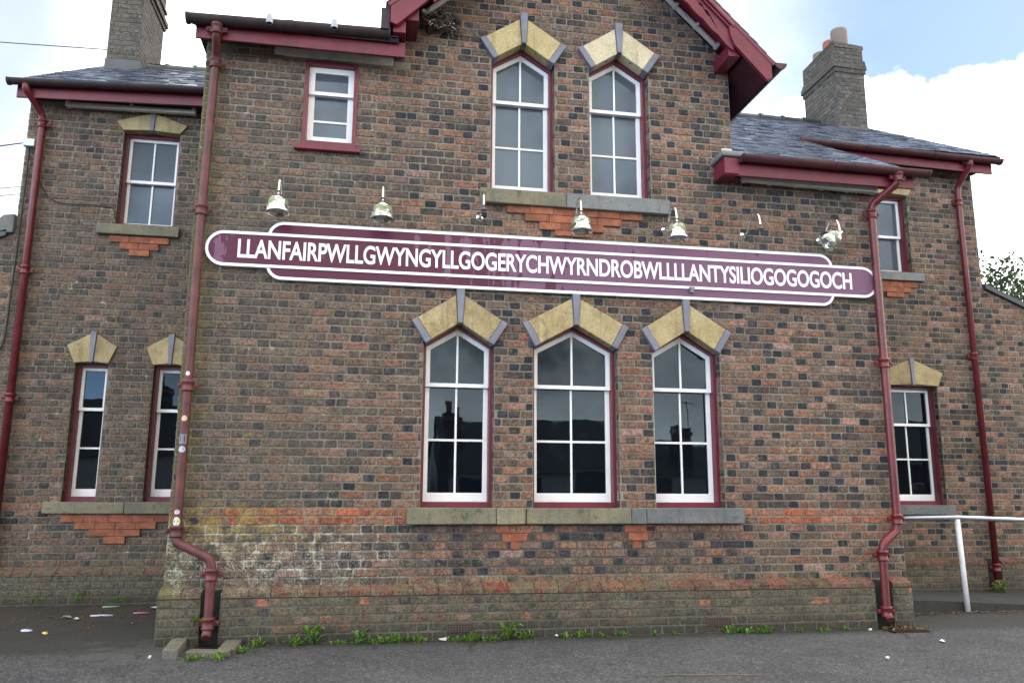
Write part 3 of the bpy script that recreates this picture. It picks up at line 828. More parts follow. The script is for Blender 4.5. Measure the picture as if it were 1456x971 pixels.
# the gable roof over the front block
AX, AZ = 2.10, 8.19
GL = (.02, 6.26); GR = (4.27, 6.03)
for (ex_, ez), lab in ((GL, 'left slope of the front gable roof'), (GR, 'right slope of the front gable roof')):
    mb = MB(); V = Vector((AX - ex_, 0, AZ - ez))
    O = Vector((ex_, -.47, ez)); L = V.length
    slates(mb, O, (0, 1, 0), V, [(0, 0), (6, 0), (6, L), (0, L)])
    o = mb.build('slate_roof', [SLATE, MAROON], st); o['label'] = lab
# low roof over the left part of the front block
mb = MB(); slates(mb, (0, -.33, 5.955), (1, 0, 0), (0, 1, .5), [(-1.93, 0), (.15, 0), (.15, 3.4), (-1.93, 3.4)]); mb.build('slate_roof', [SLATE, DARKWOOD], st)
m = MB(); m.box(-1.86, .2, -.25, 2.7, 5.915, 5.94); m.build('soffit', DARKWOOD, st)
for x, z in ((-1.13, 6.0), (-.50, 6.02)):
    m = MB(); m.lathe([(.034, -.08), (.034, -.02), (.028, .01), (.016, .026), (.001, .032)], (x, -.43, z), 16); m.build('lead_cap', plain('lead', (.32, .34, .37), .45), st)


def barge(e, s, lab):
    """barge board: plain foot piece, then a moulded board with a scalloped, pierced lower edge"""
    a = Vector(e); b = Vector((AX, AZ)); u = (b - a).normalized(); L = (b - a).length
    P = lambda t, dz: (a.x + u.x * t, a.y + u.y * t + dz)
    fl = (lambda p: p) if s > 0 else (lambda p: p[::-1])
    def orient(p): 
        ar = sum(p[i][0] * p[(i + 1) % len(p)][1] - p[(i + 1) % len(p)][0] * p[i][1] for i in range(len(p))); return p if ar > 0 else p[::-1]
    m = MB()
    m.prism(orient([P(.0, -.02), P(.62, -.02), P(.68, -.10), P(.66, -.20), P(.60, -.265), P(.09, -.285), P(.0, -.20)]), -.465, -.42)
    o = m.build('barge_board', MAROON, st, .006); o['label'] = lab
    m = MB()
    m.prism(orient([P(.60, -.015), P(L, -.015), P(L, -.065), P(.60, -.065)]), -.475, -.44)
    m.prism(orient([P(.60, -.068), P(L, -.068), P(L, -.105), P(.60, -.105)]), -.455, -.42)
    m.build('moulding', MAROON, o, .006)
    # pierced board
    low = []
    t = .60
    while t < L - .02:
        for kk in range(4): low.append(P(t + kk * .06, -.315 - .018 * math.sin(kk / 4 * math.pi)))
        t += .24
    low.append(P(L, -.32))
    outl = [P(.60, -.108)] + low + [P(L, -.108)]
    holes = []
    t = 1.02
    while t < L - .75:
        h_ = [P(t - .17, -.255)]
        for kk in range(7): h_ += [P(t - .10 + kk * .055, -.235 + (.02 if kk % 2 else -.005) + kk * .012)]
        h_ += [P(t + .30, -.135)]
        for kk in range(6, -1, -1): h_ += [P(t - .06 + kk * .05, -.175 + (.018 if kk % 2 else -.008) + kk * .004)]
        holes.append(h_); t += .72
    polys = [outl] + holes
    tri = geometry.tessellate_polygon([[Vector((x, z, 0)) for x, z in q] for q in polys]); fp = [q for pl in polys for q in pl]
    m = MB()
    for yy in (-.43, -.40):
        for t3 in tri: m.face([(fp[i][0], yy, fp[i][1]) for i in t3])
    for pl in polys:
        for i in range(len(pl)):
            p, q = pl[i], pl[(i + 1) % len(pl)]
            m.face([(p[0], -.43, p[1]), (q[0], -.43, q[1]), (q[0], -.40, q[1]), (p[0], -.40, p[1])])
    m.build('pierced_board', MAROON, o)


barge((.055, 6.255), 1, 'left barge board of the front gable'); barge((4.225, 6.045), -1, 'right barge board of the front gable')
m = MB()
m.box(.225, .345, -.40, .0, 6.135, 6.27); m.build('purlin_end', MAROON, st, .006)
m = MB(); m.box(3.755, 3.885, -.40, .0, 6.105, 6.25); m.build('purlin_end', MAROON, st, .006)
m = MB(); m.box(.085, .215, -.40, .0, 5.985, 6.12); m.build('eave_box', MAROON, st, .006)
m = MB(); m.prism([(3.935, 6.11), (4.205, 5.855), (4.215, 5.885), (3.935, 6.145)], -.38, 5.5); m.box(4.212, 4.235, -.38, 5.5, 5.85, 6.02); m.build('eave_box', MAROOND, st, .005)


# gutters, fascias, soffits
def gutter(p0, p1, r, name='gutter', mt=None):
    p0, p1 = Vector(p0), Vector(p1); t = (p1 - p0).normalized(); b = Vector((0, 0, 1)); a = t.cross(b)
    m = MB(); n = 12
    arc = [(math.cos(math.pi * i / n), -math.sin(math.pi * i / n)) for i in range(n + 1)]
    def sweep(A, B, ro, ri):
        pr = [(x * ro, y * ro) for x, y in arc] + [(x * ri, y * ri) for x, y in arc[::-1]]
        vs = [q + a * x + b * y for q in (A, B) for x, y in pr]; k_ = len(pr)
        m.mesh(vs, [tuple(range(k_)), tuple(range(2 * k_ - 1, k_ - 1, -1))] + [(i, i + k_, (i + 1) % k_ + k_, (i + 1) % k_) for i in range(k_)])
    sweep(p0, p1, r, r - .006)
    L = (p1 - p0).length; kk = max(1, round(L / 1.2))
    for i in range(kk + 1):
        c = p0 + t * (L * i / kk); sweep(c - t * .03 if i else c, c + t * .03 if i < kk else c, r + .008, r - .001)
    for e_, sg in ((p0, 1), (p1, -1)):
        vs = [e_ + a * x * (r - .004) + b * y * (r - .004) for x, y in arc]
        m.mesh([v + t * sg * .001 for v in vs] + [v + t * sg * .008 for v in vs], [tuple(range(n + 1)), tuple(range(2 * n + 1, n, -1))])
    return m.build(name, mt or GUTTER, st)


def boxpart(name, mt, *b, bev=.004, lab=None):
    m = MB(); m.box(*b); o = m.build(name, mt, st, bev)
    if lab: o['label'] = lab
    return o


gutter((-1.93, -.345, 5.965), (.06, -.345, 6.01), .072, mt=GUTTERDARK)
boxpart('fascia', MAROON, -1.85, .215, -.275, -.245, 5.785, 5.95)
gutter((-4.50, 1.97, 6.272), (-1.80, 1.97, 6.385), .062, mt=GUTTERDARK)
m = MB(); m.prism([(-4.42, 6.09), (-1.79, 6.19), (-1.79, 6.40), (-4.42, 6.29)], 2.05, 2.08); m.build('fascia', MAROON, st, .004); boxpart('soffit', DARKWOOD, -4.40, -1.8, 2.08, 2.45, 6.205, 6.225)
gutter((3.86, -.355, 4.965), (6.13, -.355, 4.945), .066)
boxpart('fascia', MAROON, 3.70, 5.99, -.28, -.25, 4.765, 4.965); boxpart('soffit', DARKWOOD, 3.95, 5.97, -.25, .02, 4.86, 4.885)
boxpart('fascia_end', MAROON, 3.695, 3.862, -.30, -.02, 4.775, 4.96); boxpart('lead_flashing', plain('flashing', (.15, .16, .16), .6), 3.66, 3.93, -.33, .02, 4.965, 5.03, bev=.02)
boxpart('cement_fillet', CEMENT, 3.80, 3.935, -.02, .03, 5.03, 5.20, bev=.02)
gutter((5.93, 1.97, 6.375), (9.24, 1.97, 6.315), .066)
m = MB(); m.prism([(5.9, 6.20), (9.15, 6.12), (9.15, 6.36), (5.9, 6.40)], 2.05, 2.08); m.build('fascia', MAROON, st, .004); boxpart('soffit', DARKWOOD, 5.9, 9.14, 2.08, 2.45, 6.25, 6.275)
gutter((4.335, -.47, 6.04), (4.335, 5.6, 6.04), .065)
boxpart('eave_box', DARKWOOD, -.04, .05, -.44, 4.0, 5.99, 6.22)

# ------------------------------------------------------------------ drainpipes
def drainpipe(path, r, mt, coup, label, ground=True, lug=0):
    """coup: indices given as (z) heights of collars on the vertical runs"""
    pts = fillet(path, .085)
    m = MB(); m.tube(pts, r, 16); o = m.build('drainpipe', mt, st); o['label'] = label
    for (x, y, z) in coup:
        m = MB()
        m.lathe([(r * .9, -.055), (r + .014, -.055), (r + .016, -.038), (r + .008, -.032), (r + .008, .02), (r + .017, .026), (r + .017, .05), (r * .9, .052)], (x, y, z), 18)
        m.box(x - r - .055, x + r + .055, y + .005, y + .03, z - .022, z + .022)
        for s in (-1, 1): m.lathe([(.001, -.012), (.012, -.012), (.012, 0)], (x + s * (r + .038), y + .004, z), 8, axis=(0, 1, 0))
        m.build('collar', mt, o)
    return o


p = drainpipe([(-1.64, -.345, 5.92), (-1.64, -.335, 5.80), (-1.675, -.10, 5.68), (-1.70, -.10, 4.0), (-1.695, -.10, .96), (-1.69, -.11, .90), (-1.385, -.14, .76), (-1.36, -.14, .68), (-1.36, -.14, .14), (-1.36, -.20, .08)],
              .042, RUSTPIPE, [(-1.64, -.337, 5.86), (-1.677, -.10, 5.62), (-1.699, -.10, 4.06), (-1.697, -.10, 2.33), (-1.695, -.10, 1.0), (-1.36, -.14, .62), (-1.36, -.14, .20)],
              'rusty pink brown drainpipe with stickers at the left front corner')


def sticker(x, z, w, h, col, round_=True):
    m = MB(); seg = 14; r = .0435; vs = []
    pts = [(math.cos(i * math.tau / seg) * w, math.sin(i * math.tau / seg) * h) for i in range(seg)] if round_ else [(-w, -h), (-w * .3, -h), (w * .3, -h), (w, -h), (w, h), (w * .3, h), (-w * .3, h), (-w, h)]
    cx, cy = x, -.10
    f = lambda a, b, k: (cx + (r + k) * math.sin(a / r), cy - (r + k) * math.cos(a / r), z + b)
    n = len(pts); vs = [f(a, b, .0006) for a, b in pts] + [f(0, 0, .0012)]
    m.mesh(vs, [(i, (i + 1) % n, n) for i in range(n)]); m.build('sticker', plain('sticker_' + str(col), col, .4), p)


sticker(-1.697, 2.44, .020, .022, (.62, .60, .60)); sticker(-1.697, 2.02, .026, .026, (.60, .45, .28)); sticker(-1.697, 1.83, .034, .045, (.16, .18, .22), False)
sticker(-1.697, 1.735, .032, .030, (.40, .45, .50)); sticker(-1.695, 1.17, .026, .022, (.55, .42, .45)); sticker(-1.695, 1.085, .034, .042, (.62, .62, .45))
p2 = drainpipe([(5.745, -.355, 4.94), (5.745, -.35, 4.80), (5.56, -.10, 4.60), (5.555, -.10, 4.45), (5.565, -.10, 1.08), (5.55, -.10, .98), (5.36, -.14, .86), (5.335, -.14, .78), (5.335, -.14, .14), (5.34, -.19, .09)],
               .042, PIPE, [(5.745, -.352, 4.86), (5.557, -.10, 4.50), (5.56, -.10, 2.78), (5.565, -.10, 1.10), (5.335, -.14, .73), (5.335, -.14, .17)],
               'glossy maroon drainpipe at the right front corner')
drainpipe([(-4.30, 1.97, 6.25), (-4.29, 1.98, 6.17), (-4.185, 2.26, 5.98), (-4.18, 2.27, 5.80), (-4.17, 2.27, .05)], .043, PIPE, [(-4.18, 2.27, 5.86), (-4.18, 2.27, 3.97), (-4.175, 2.27, 2.42)],
          'bright maroon drainpipe on the far left wing')
drainpipe([(8.72, 1.97, 6.33), (8.72, 1.98, 6.22), (8.71, 2.26, 5.98), (8.705, 2.27, 5.80), (8.69, 2.24, .06)], .043, PIPE, [(8.715, 2.0, 6.26), (8.705, 2.27, 5.72), (8.70, 2.27, 3.35), (8.69, 2.24, .36), (8.69, 2.24, .14)],
          'maroon drainpipe on the right wing')


# ------------------------------------------------------------------ chimneys
def chim_col(*a):
    f = rnd.uniform(.7, 1.3); return (.098 * f, .090 * f, .082 * f)


def chimney(x0, x1, y0, y1, zb, zt, band, label, pots):
    m = MB()
    for (O, U, Nn, w) in (((x0, y0, 0), (1, 0, 0), (0, -1, 0), x1 - x0), ((x1, y0, 0), (0, 1, 0), (1, 0, 0), y1 - y0), ((x0, y0, 0), (0, 1, 0), (-1, 0, 0), y1 - y0), ((x0, y1, 0), (1, 0, 0), (0, 1, 0), x1 - x0)):
        lay_bricks(m, [rect(0, w, zb, zt)], O, U, Nn, chim_col, proud=.005)
    for i, (z0, z1, e_) in enumerate(band):
        n = max(1, int((x1 - x0) / .22))
        m.box(x0 - e_, x1 + e_, y0 - e_, y1 + e_, z0, z1 - .006, 0, (.078, .072, .066), jit=.012)
    m.box(x0 - .01, x1 + .01, y0 - .01, y1 + .01, zt - .04, zt + .03, 0, (.085, .08, .075), jit=.025)
    o = m.build('chimney_stack', [BRICK, SOOTY], st); o['label'] = label
    for (x, y, h_, r_, mt) in pots:
        q = MB(); q.lathe([(r_, -.05), (r_, 0), (r_ * .97, h_ - .03), (r_ * .95, h_), (r_ * .84, h_), (r_ * .8, h_ - .2)], (x, y, zt + .03), 20); q.build('chimney_pot', mt, o)
    f = MB(); f.box(x0 - .015, x1 + .015, y0 - .015, y1 + .015, zb + .05, zp(y0) + .06, jit=.008); f.build('flashing', plain('chimney_flashing', (.075, .08, .085), .6), o)
    return o


TERRA = plain('terracotta_pot', (.26, .095, .065), .8); BUFF = plain('grey_buff_pot', (.16, .13, .11), .8)
chimney(-4.36, -3.88, 4.72, 5.95, 7.4, 10.6, [(9.38, 9.46, .03), (9.46, 9.56, .06), (9.72, 9.80, .03)], 'tall mossy chimney stack on the left wing', [(-4.12, 5.0, .5, .12, BUFF), (-4.12, 5.6, .5, .12, TERRA)])
chimney(8.36, 8.95, 4.62, 5.72, 7.3, 9.70, [(9.14, 9.22, .02), (9.22, 9.32, .04), (9.32, 9.40, .025)], 'hazy grey chimney stack on the right wing', [(8.65, 4.86, .42, .155, BUFF), (8.65, 5.18, .36, .135, TERRA), (8.65, 5.52, .30, .15, BUFF)])

# cable and junction box on the left wing
m = MB(); m.box(-4.375, -4.245, WY - .085, WY - .01, 5.56, 5.655); o = m.build('junction_box', plain('box_plastic', (.62, .68, .74), .4), st, .006)
m = MB(); m.tube(fillet([(-4.31, WY - .03, 5.56), (-4.315, WY - .03, 4.2), (-4.33, WY - .03, 3.1), (-4.42, WY - .03, 2.85), (-4.8, WY - .03, 2.82)], .1), .011, 6); m.build('cable', BLACK, st)
m = MB(); m.tube(fillet([(-4.15, WY - .03, 5.12), (-4.05, WY - .03, 4.93), (-3.9, WY - .03, 4.85), (-3.5, WY - .03, 4.86), (-3.26, WY - .03, 4.84), (-3.24, WY - .02, 4.7)], .08), .006, 6); m.build('cable', BLACK, st)
# air bricks
for x in (.90, 3.50):
    m = MB(); m.box(x - .12, x + .12, -.128, -.10, .07, .145)
    for i in range(9):
        for j in range(3): m.box(x - .112 + i * .0265, x - .095 + i * .0265, -.130, -.126, .078 + j * .023, .092 + j * .023, 1)
    m.build('air_brick', [plain('clay_air_brick', (.09, .055, .042), .8), BLACK], st)

# ------------------------------------------------------------------ the station sign
sg = tag(empty('station_sign', (1.98, 0, 3.70)), 'long maroon station name sign with white border and lettering across the front wall', 'sign')


def stadium(x0, x1, z0, z1, r, n=12):
    p = []
    for cx, cz, a0 in ((x1 - r, z0 + r, -90), (x1 - r, z1 - r, 0), (x0 + r, z1 - r, 90), (x0 + r, z0 + r, 180)):
        for i in range(n + 1): p.append((cx + r * math.cos(R(a0 + 90 * i / n)), cz + r * math.sin(R(a0 + 90 * i / n))))
    return p


def local(mb, L): mb.v = [(a - L[0], b - L[1], c - L[2]) for a, b, c in mb.v]; return mb


SL0 = (1.98, 0, 3.70); BW = .028
wide = (-1.065, 5.045, 3.405, 3.995); main = (-1.645, 5.575, 3.518, 3.872)
m = MB(); m.prism(stadium(wide[0] + .004, wide[1] - .004, wide[2] + .004, wide[3] - .004, .15), -.062, -.022); local(m, SL0).build('panel', SIGN, sg)
m = MB(); m.ring(stadium(*wide, .154), stadium(wide[0] + BW, wide[1] - BW, wide[2] + BW, wide[3] - BW, .126), -.067, -.020); local(m, SL0).build('border', SIGNWHITE, sg)
m = MB(); m.prism(stadium(main[0] + .004, main[1] - .004, main[2] + .004, main[3] - .004, .173), -.071, -.022); local(m, SL0).build('panel', SIGN, sg)
m = MB(); m.ring(stadium(*main, .177), stadium(main[0] + BW, main[1] - BW, main[2] + BW, main[3] - BW, .149), -.076, -.020); local(m, SL0).build('border', SIGNWHITE, sg)
m = MB()
for x in (1.37, 2.52, 3.56, 4.0): m.box(x - .0012, x + .0012, -.0722, -.07, 3.548, 3.842); m.box(x - .0012, x + .0012, -.0632, -.061, 3.874, 3.966)
local(m, SL0).build('panel_joint', DARKWOOD, sg)
cu = bpy.data.curves.new('lettering', 'FONT'); cu.body = 'LLANFAIRPWLLGWYNGYLLGOGERYCHWYRNDROBWLLLLANTYSILIOGOGOGOCH'
cu.size = .25; cu.offset = .0050; cu.extrude = .002; cu.space_character = .98
to = bpy.data.objects.new('lettering', cu); COL.objects.link(to)
bpy.context.view_layer.update()
me = bpy.data.meshes.new_from_object(to.evaluated_get(bpy.context.evaluated_depsgraph_get()))
bpy.data.objects.remove(to)
xs = [v.co.x for v in me.vertices]; ys = [v.co.y for v in me.vertices]
T0, T1, TZ0, TZ1 = -1.340, 5.262, 3.603, 3.797
for v in me.vertices:
    x = T0 + (v.co.x - min(xs)) / (max(xs) - min(xs)) * (T1 - T0); z = TZ0 + (v.co.y - min(ys)) / (max(ys) - min(ys)) * (TZ1 - TZ0)
    v.co = (x - SL0[0], -.0725 - v.co.z, z - SL0[2])
me.materials.clear(); me.materials.append(SIGNWHITE)
o = bpy.data.objects.new('lettering', me); COL.objects.link(o); o.parent = sg
m = MB(); m.box(3.335, 3.375, -.10, -.07, 3.475, 3.535); m.box(3.325, 3.385, -.098, -.08, 3.520, 3.535); local(m, SL0).build('bracket', plain('bracket_metal', (.16, .17, .18), .4), sg)

# ------------------------------------------------------------------ sign lamps
ARM = [(0, 0, 0), (0, -.05, .0), (0, -.09, .03), (0, -.12, .09), (0, -.15, .15), (0, -.195, .19), (0, -.25, .18), (0, -.29, .13), (0, -.307, .06), (0, -.31, .01)]
a_mesh = MB(); a_mesh.tube(fillet(ARM, .04, 3), .0125, 10)
r_mesh = MB(); r_mesh.lathe([(.001, .022), (.016, .021), (.022, .012), (.038, .008), (.042, 0)], (0, 0, 0), 20, axis=(0, -1, 0))
s_mesh = MB(); s_mesh.lathe([(.012, .03), (.019, .028), (.021, -.002), (.028, -.008), (.052, -.018), (.078, -.040), (.092, -.074), (.096, -.100), (.092, -.107), (.104, -.128), (.113, -.162), (.118, -.192), (.115, -.194), (.109, -.162), (.100, -.128), (.086, -.09), (.06, -.035), (.001, -.02)], (0, 0, 0), 32)
k_mesh = MB(); k_mesh.lathe([(.011, .02), (.020, .015), (.031, -.005), (.033, -.022), (.001, -.018)], (0, 0, 0), 18)
protoA = a_mesh.build('arm', CHROME); protoR = r_mesh.build('rosette', CHROME); protoS = s_mesh.build('shade', CHROME); protoK = k_mesh.build('socket', plain('lamp_socket', (.10, .10, .095), .4))
LG = 'swan neck lamps above the station sign'
lamps = [(-.955, 4.205, 0, 's', 0, 'swan neck chrome lamp with green stained shade above the sign\'s left end'),
         (.045, 4.205, 0, 's', 0, 'swan neck chrome lamp with shade between small upper window and stone sill'),
         (1.057, 4.195, 0, 'k', 0, 'bare swan neck lamp arm without shade in front of the long sill\'s left end'),
         (2.075, 4.205, 0, 's', 0, 'swan neck chrome lamp with shade over the orange brick corbel'),
         (3.10, 4.19, 3, 's', 0, 'swan neck chrome lamp with shade below the long sill\'s right end'),
         (4.02, 4.185, 9, 'k', 0, 'bare swan neck lamp arm without shade on open brickwork at right'),
         (4.94, 4.175, 12, 's', 1, 'crooked swan neck lamp with shade tipped sideways near the right drainpipe')]
first = True
for i, (x, z, rz, kind, tilt, lab) in enumerate(lamps):
    e = empty('wall_lamp', (x, -.006, z)); e.rotation_euler.z = R(rz); tag(e, lab, 'lamp', LG)
    parts = [protoA, protoR, protoS if kind == 's' else protoK]
    for pr in parts:
        c = pr.copy(); COL.objects.link(c); c.parent = e
        if pr in (protoS, protoK):
            c.location = (0, -.31, -.012)
            if tilt: c.rotation_euler = (R(26), R(52), R(0)); c.location = (.0, -.31, -.0)
for pr in (protoA, protoR, protoS, protoK): bpy.data.objects.remove(pr)


# strip lights under the eaves
def strip(a, b, w, h, lab, n):
    a, b = Vector(a), Vector(b); c = (a + b) / 2; t = (b - a).normalized()
    e = tag(empty('strip_light', c), lab, 'light')
    L = (b - a).length / 2; up_ = Vector((0, 0, 1)); up_ = (up_ - t * up_.dot(t)).normalized(); o_ = t.cross(up_)
    def bx(mb, l0, l1, o0, o1, u0, u1):
        vs = [t * l + o_ * q + up_ * r for r in (u0, u1) for q in (o0, o1) for l in (l0, l1)]
        mb.mesh(vs, [(0, 2, 3, 1), (4, 5, 7, 6), (0, 1, 5, 4), (2, 6, 7, 3), (0, 4, 6, 2), (1, 3, 7, 5)])
    m = MB(); bx(m, -L, L, -w / 2, w / 2, -h / 2, h / 2 - .02); bx(m, -L, L, -w / 4, w / 4, h / 2 - .019, h / 2); m.build('housing', PALEGREY, e, .006)
    for i in range(n):
        l = -L + .03 + (2 * L - .06) * i / (n - 1); m = MB()
        bx(m, l - .02, l + .02, -w / 2 - .006, w / 2 + .006, -h / 2 - .006, h / 2 + .012)
        m.build('clip', plain('strip_clip', (.5, .49, .46), .5), e, .003)


strip((-3.92, 2.24, 6.135), (-2.36, 2.24, 6.165), .07, .065, 'long pale strip light under the left wing eaves', 3)
strip((3.98, -.12, 4.815), (5.62, -.12, 4.785), .08, .085, 'long grey strip light under the right front eaves', 6)
strip((6.9, 2.24, 6.12), (8.1, 2.24, 6.13), .07, .07, 'short shaded strip light under the right wing eaves', 4)
strip((.40, -.06, 6.425), (1.9, -.06, 7.80), .05, .05, 'pale strip light up the left gable slope above the bird nest', 7)
strip((3.80, -.06, 6.40), (2.3, -.06, 7.80), .05, .05, 'pale strip light down the right gable slope beside the barge board', 7)

# ------------------------------------------------------------------ bird nest
m = MB(); r2 = random.Random(3)
for i in range(150):
    c = Vector((r2.gauss(.60, .11), r2.uniform(-.16, -.01), r2.gauss(6.33, .05)))
    t = Vector((r2.gauss(0, 1), r2.gauss(0, .6), r2.gauss(0, .7))).normalized() * r2.uniform(.03, .11)
    m.tube([c - t, c + Vector((r2.uniform(-.02, .02), 0, r2.uniform(-.02, .02))), c + t], r2.uniform(.002, .005), 5, mi=0 if r2.random() < .55 else 1)
for a, b in (((.72, -.08, 6.36), (.57, -.09, 6.17)), ((.80, -.05, 6.33), (.79, -.05, 6.20)), ((.45, -.07, 6.33), (.47, -.08, 6.20)), ((.76, -.06, 6.32), (.86, -.04, 6.27))):
    a, b = Vector(a), Vector(b); m.tube([a, (a + b) / 2 + Vector((.012, 0, .005)), b], [.006, .005, .003], 6)
for i in range(24):
    c = Vector((r2.gauss(.60, .08), -.13 + r2.uniform(-.02, .02), r2.gauss(6.30, .03))); t = Vector((r2.uniform(-.05, .05), 0, r2.uniform(-.05, .02)))
    m.tube([c, c + t], [.006, .002], 5, mi=2)
for i in range(30):
    c = Vector((r2.uniform(.40, .78), r2.uniform(-.12, -.03), r2.uniform(6.27, 6.44)))
    m.lathe([(.001, -.04), (.04, -.02), (.045, .015), (.001, .035)], c, 7, mi=1)
L0 = Vector((.6, -.02, 6.25)); tag(local(m, L0).build('bird_nest', [TWIG, NESTDARK, FEATHER]), 'messy bird nest of twigs wedged under the left gable eave', 'nest').location = L0

# ------------------------------------------------------------------ ground
def gz(x, y):
    s = lambda a, b, v: max(0, min(1, (v - a) / (b - a))) ** 2 * (3 - 2 * max(0, min(1, (v - a) / (b - a))))
    return .065 * s(.4, 2.2, y) * s(-1.4, -2.2, x) + .008 * math.sin(x * 1.7 + y) * math.sin(y * 1.3) * s(4, 0, abs(y + 2)) * s(9, 6, abs(x - 2)) + .0


mb = MB(); xs = [-400, -60, -20] + [-9 + i * .3 for i in range(78)] + [20, 60, 400]; ys = [-400, -60, -20, -10] + [-8 + i * .25 for i in range(66)] + [12, 40, 400]
vs = [(x, y, gz(x, y)) for y in ys for x in xs]; nx = len(xs)
mb.mesh(vs, [(j * nx + i, j * nx + i + 1, (j + 1) * nx + i + 1, (j + 1) * nx + i) for j in range(len(ys) - 1) for i in range(nx - 1)], smooth=True)
tag(mb.build('ground', ASPHALT), kind='structure')
# raised footway beside the right wing, falling away to the right
m = MB(); X = [5.82, 6.6, 7.4, 8.2, 9.5, 13]; Zf = [.145, .13, .085, .05, .035, .03]; Zb = [.075, .07, .06, .05, .04, .03]; YF = [.80, .83, .82, .80, .78, .75]
for i in range(5):
    a, b = i, i + 1
    m.face([(X[a], YF[a], Zf[a]), (X[b], YF[b], Zf[b]), (X[b], WY, Zb[b]), (X[a], WY, Zb[a])])
    m.face([(X[a], YF[a], -.02), (X[b], YF[b], -.02), (X[b], YF[b], Zf[b]), (X[a], YF[a], Zf[a])])
m.face([(X[0], YF[0], -.02), (X[0], YF[0], Zf[0]), (X[0], WY, Zb[0]), (X[0], WY, -.02)])
tag(m.build('footway', ASPHALT), kind='structure')

# handrail
h = tag(empty('handrail', (7.0, .80, 0)), 'grey metal handrail on a white post beside the right wing', 'railing')
m = MB(); m.tube([(-.9, .04, 1.075), (.0, .0, 1.085), (1.0, -.02, 1.052), (3.5, -.05, .95)], .027, 14); m.build('rail', GALV, h)
m = MB(); m.tube([(.03, 0, -.02), (.015, 0, .5), (0, 0, 1.065)], .031, 14); m.build('post', POSTWHITE, h)
# gully stones
for pts, z1, lab in (([(-1.66, -.11), (-1.53, -.11), (-1.49, -.66), (-1.62, -.63)], .075, 'mossy straight kerb stone left of the drain at the foot of the corner pipe'),
                     ([(-1.445, -.60), (-1.13, -.68), (-1.08, -.56), (-1.42, -.48)], .05, 'low kerb stone across the front of the corner pipe drain'),
                     ([(-1.20, -.13), (-1.06, -.13), (-1.055, -.55), (-1.20, -.50)], .055, 'kerb stone right of the drain at the corner pipe')):
    m = MB(); n = 4; c = (sum(p[0] for p in pts) / 4, sum(p[1] for p in pts) / 4, 0)
    pp = pts if sum(pts[i][0] * pts[(i + 1) % n][1] - pts[(i + 1) % n][0] * pts[i][1] for i in range(n)) > 0 else pts[::-1]
    m.prism(pp, -.03, z1, axis='z'); o = local(m, c).build('kerb_stone', KERB, None, .012); o.location = c; tag(o, lab, 'kerb stone', 'kerb stones round the drain')
m = MB(); m.box(-1.44, -1.20, -.50, -.11, -.02, .012); o = m.build('drain', plain('wet_drain', (.008, .008, .007), .3)); tag(o, 'dark wet drain gully under the left corner drainpipe', 'drain')
m = MB(); m.box(5.24, 5.62, -.40, -.12, -.02, .010, jit=.004); o = m.build('drain', plain('wet_drain', (.008, .008, .007), .3)); tag(o, 'dark leaf filled drain gully under the right corner drainpipe', 'drain')


# ------------------------------------------------------------------ weeds
def weed_mesh(n, r, h, leaf, seed):
    q = random.Random(seed); m = MB()
    for i in range(n):
        a = q.uniform(0, math.tau); el = q.uniform(.15, 1.25); L = leaf * q.uniform(.6, 1.25); w = L * q.uniform(.22, .38)
        b = Vector((q.gauss(0, r * .45), q.gauss(0, r * .2), 0)); d_ = Vector((math.cos(a) * math.cos(el), math.sin(a) * math.cos(el), math.sin(el)))
        s_ = Vector((-math.sin(a), math.cos(a), 0)); b2 = b + Vector((d_.x * .02, d_.y * .02, q.uniform(0, h))) if r > .001 else Vector((0, 0, 0))
        p0, p1, p2 = b2, b2 + d_ * L * .5, b2 + d_ * L + Vector((0, 0, -L * .25)); dn = Vector((0, 0, w * .25))
        m.mesh([p0, p1 - s_ * w / 2 + dn, p1, p1 + s_ * w / 2 + dn, p2], [(0, 1, 2), (0, 2, 3), (1, 4, 2), (2, 4, 3)])
        if r > .001 and q.random() < .3: m.tube([b, b2], .0025, 4)
    return m.build('weed', WEED)


wm = [weed_mesh(50, .085, .03, .055, 1), weed_mesh(34, .07, .09, .075, 2), weed_mesh(60, .085, .01, .045, 3), weed_mesh(18, .0, .0, .05, 4)]
wd = [(-.62, 0, 1.0, 'leafy green weed at the wall foot, leftmost of the row'), (-.44, 1, 1.1, 'tall broad leaved weed at the wall foot right of the corner pipe'), (-.20, 2, .9, ''), (-.02, 1, .9, ''), (.16, 2, 1.0, ''), (.32, 0, .9, ''), (.50, 2, 1.0, ''),
      (.88, 2, .9, ''), (1.02, 0, .9, ''), (1.18, 2, 1.1, ''), (1.36, 1, 1.25, 'tallest weed at the wall foot under the left pointed window'), (1.52, 0, .8, ''), (1.90, 2, .9, ''), (2.08, 0, .8, ''), (2.28, 3, 1, ''), (2.48, 2, .8, ''), (2.80, 3, 1.0, ''), (3.02, 3, .9, ''),
      (3.60, 0, 1.0, 'broad leaved weed beside the right air brick'), (3.78, 2, 1.1, ''), (3.98, 0, 1.0, ''), (4.35, 3, 1, ''), (4.60, 2, .8, ''), (4.85, 3, .9, '')]
spots = [(x, -.16 + rnd.uniform(-.02, .01), .0, k, s, l) for x, k, s, l in wd]
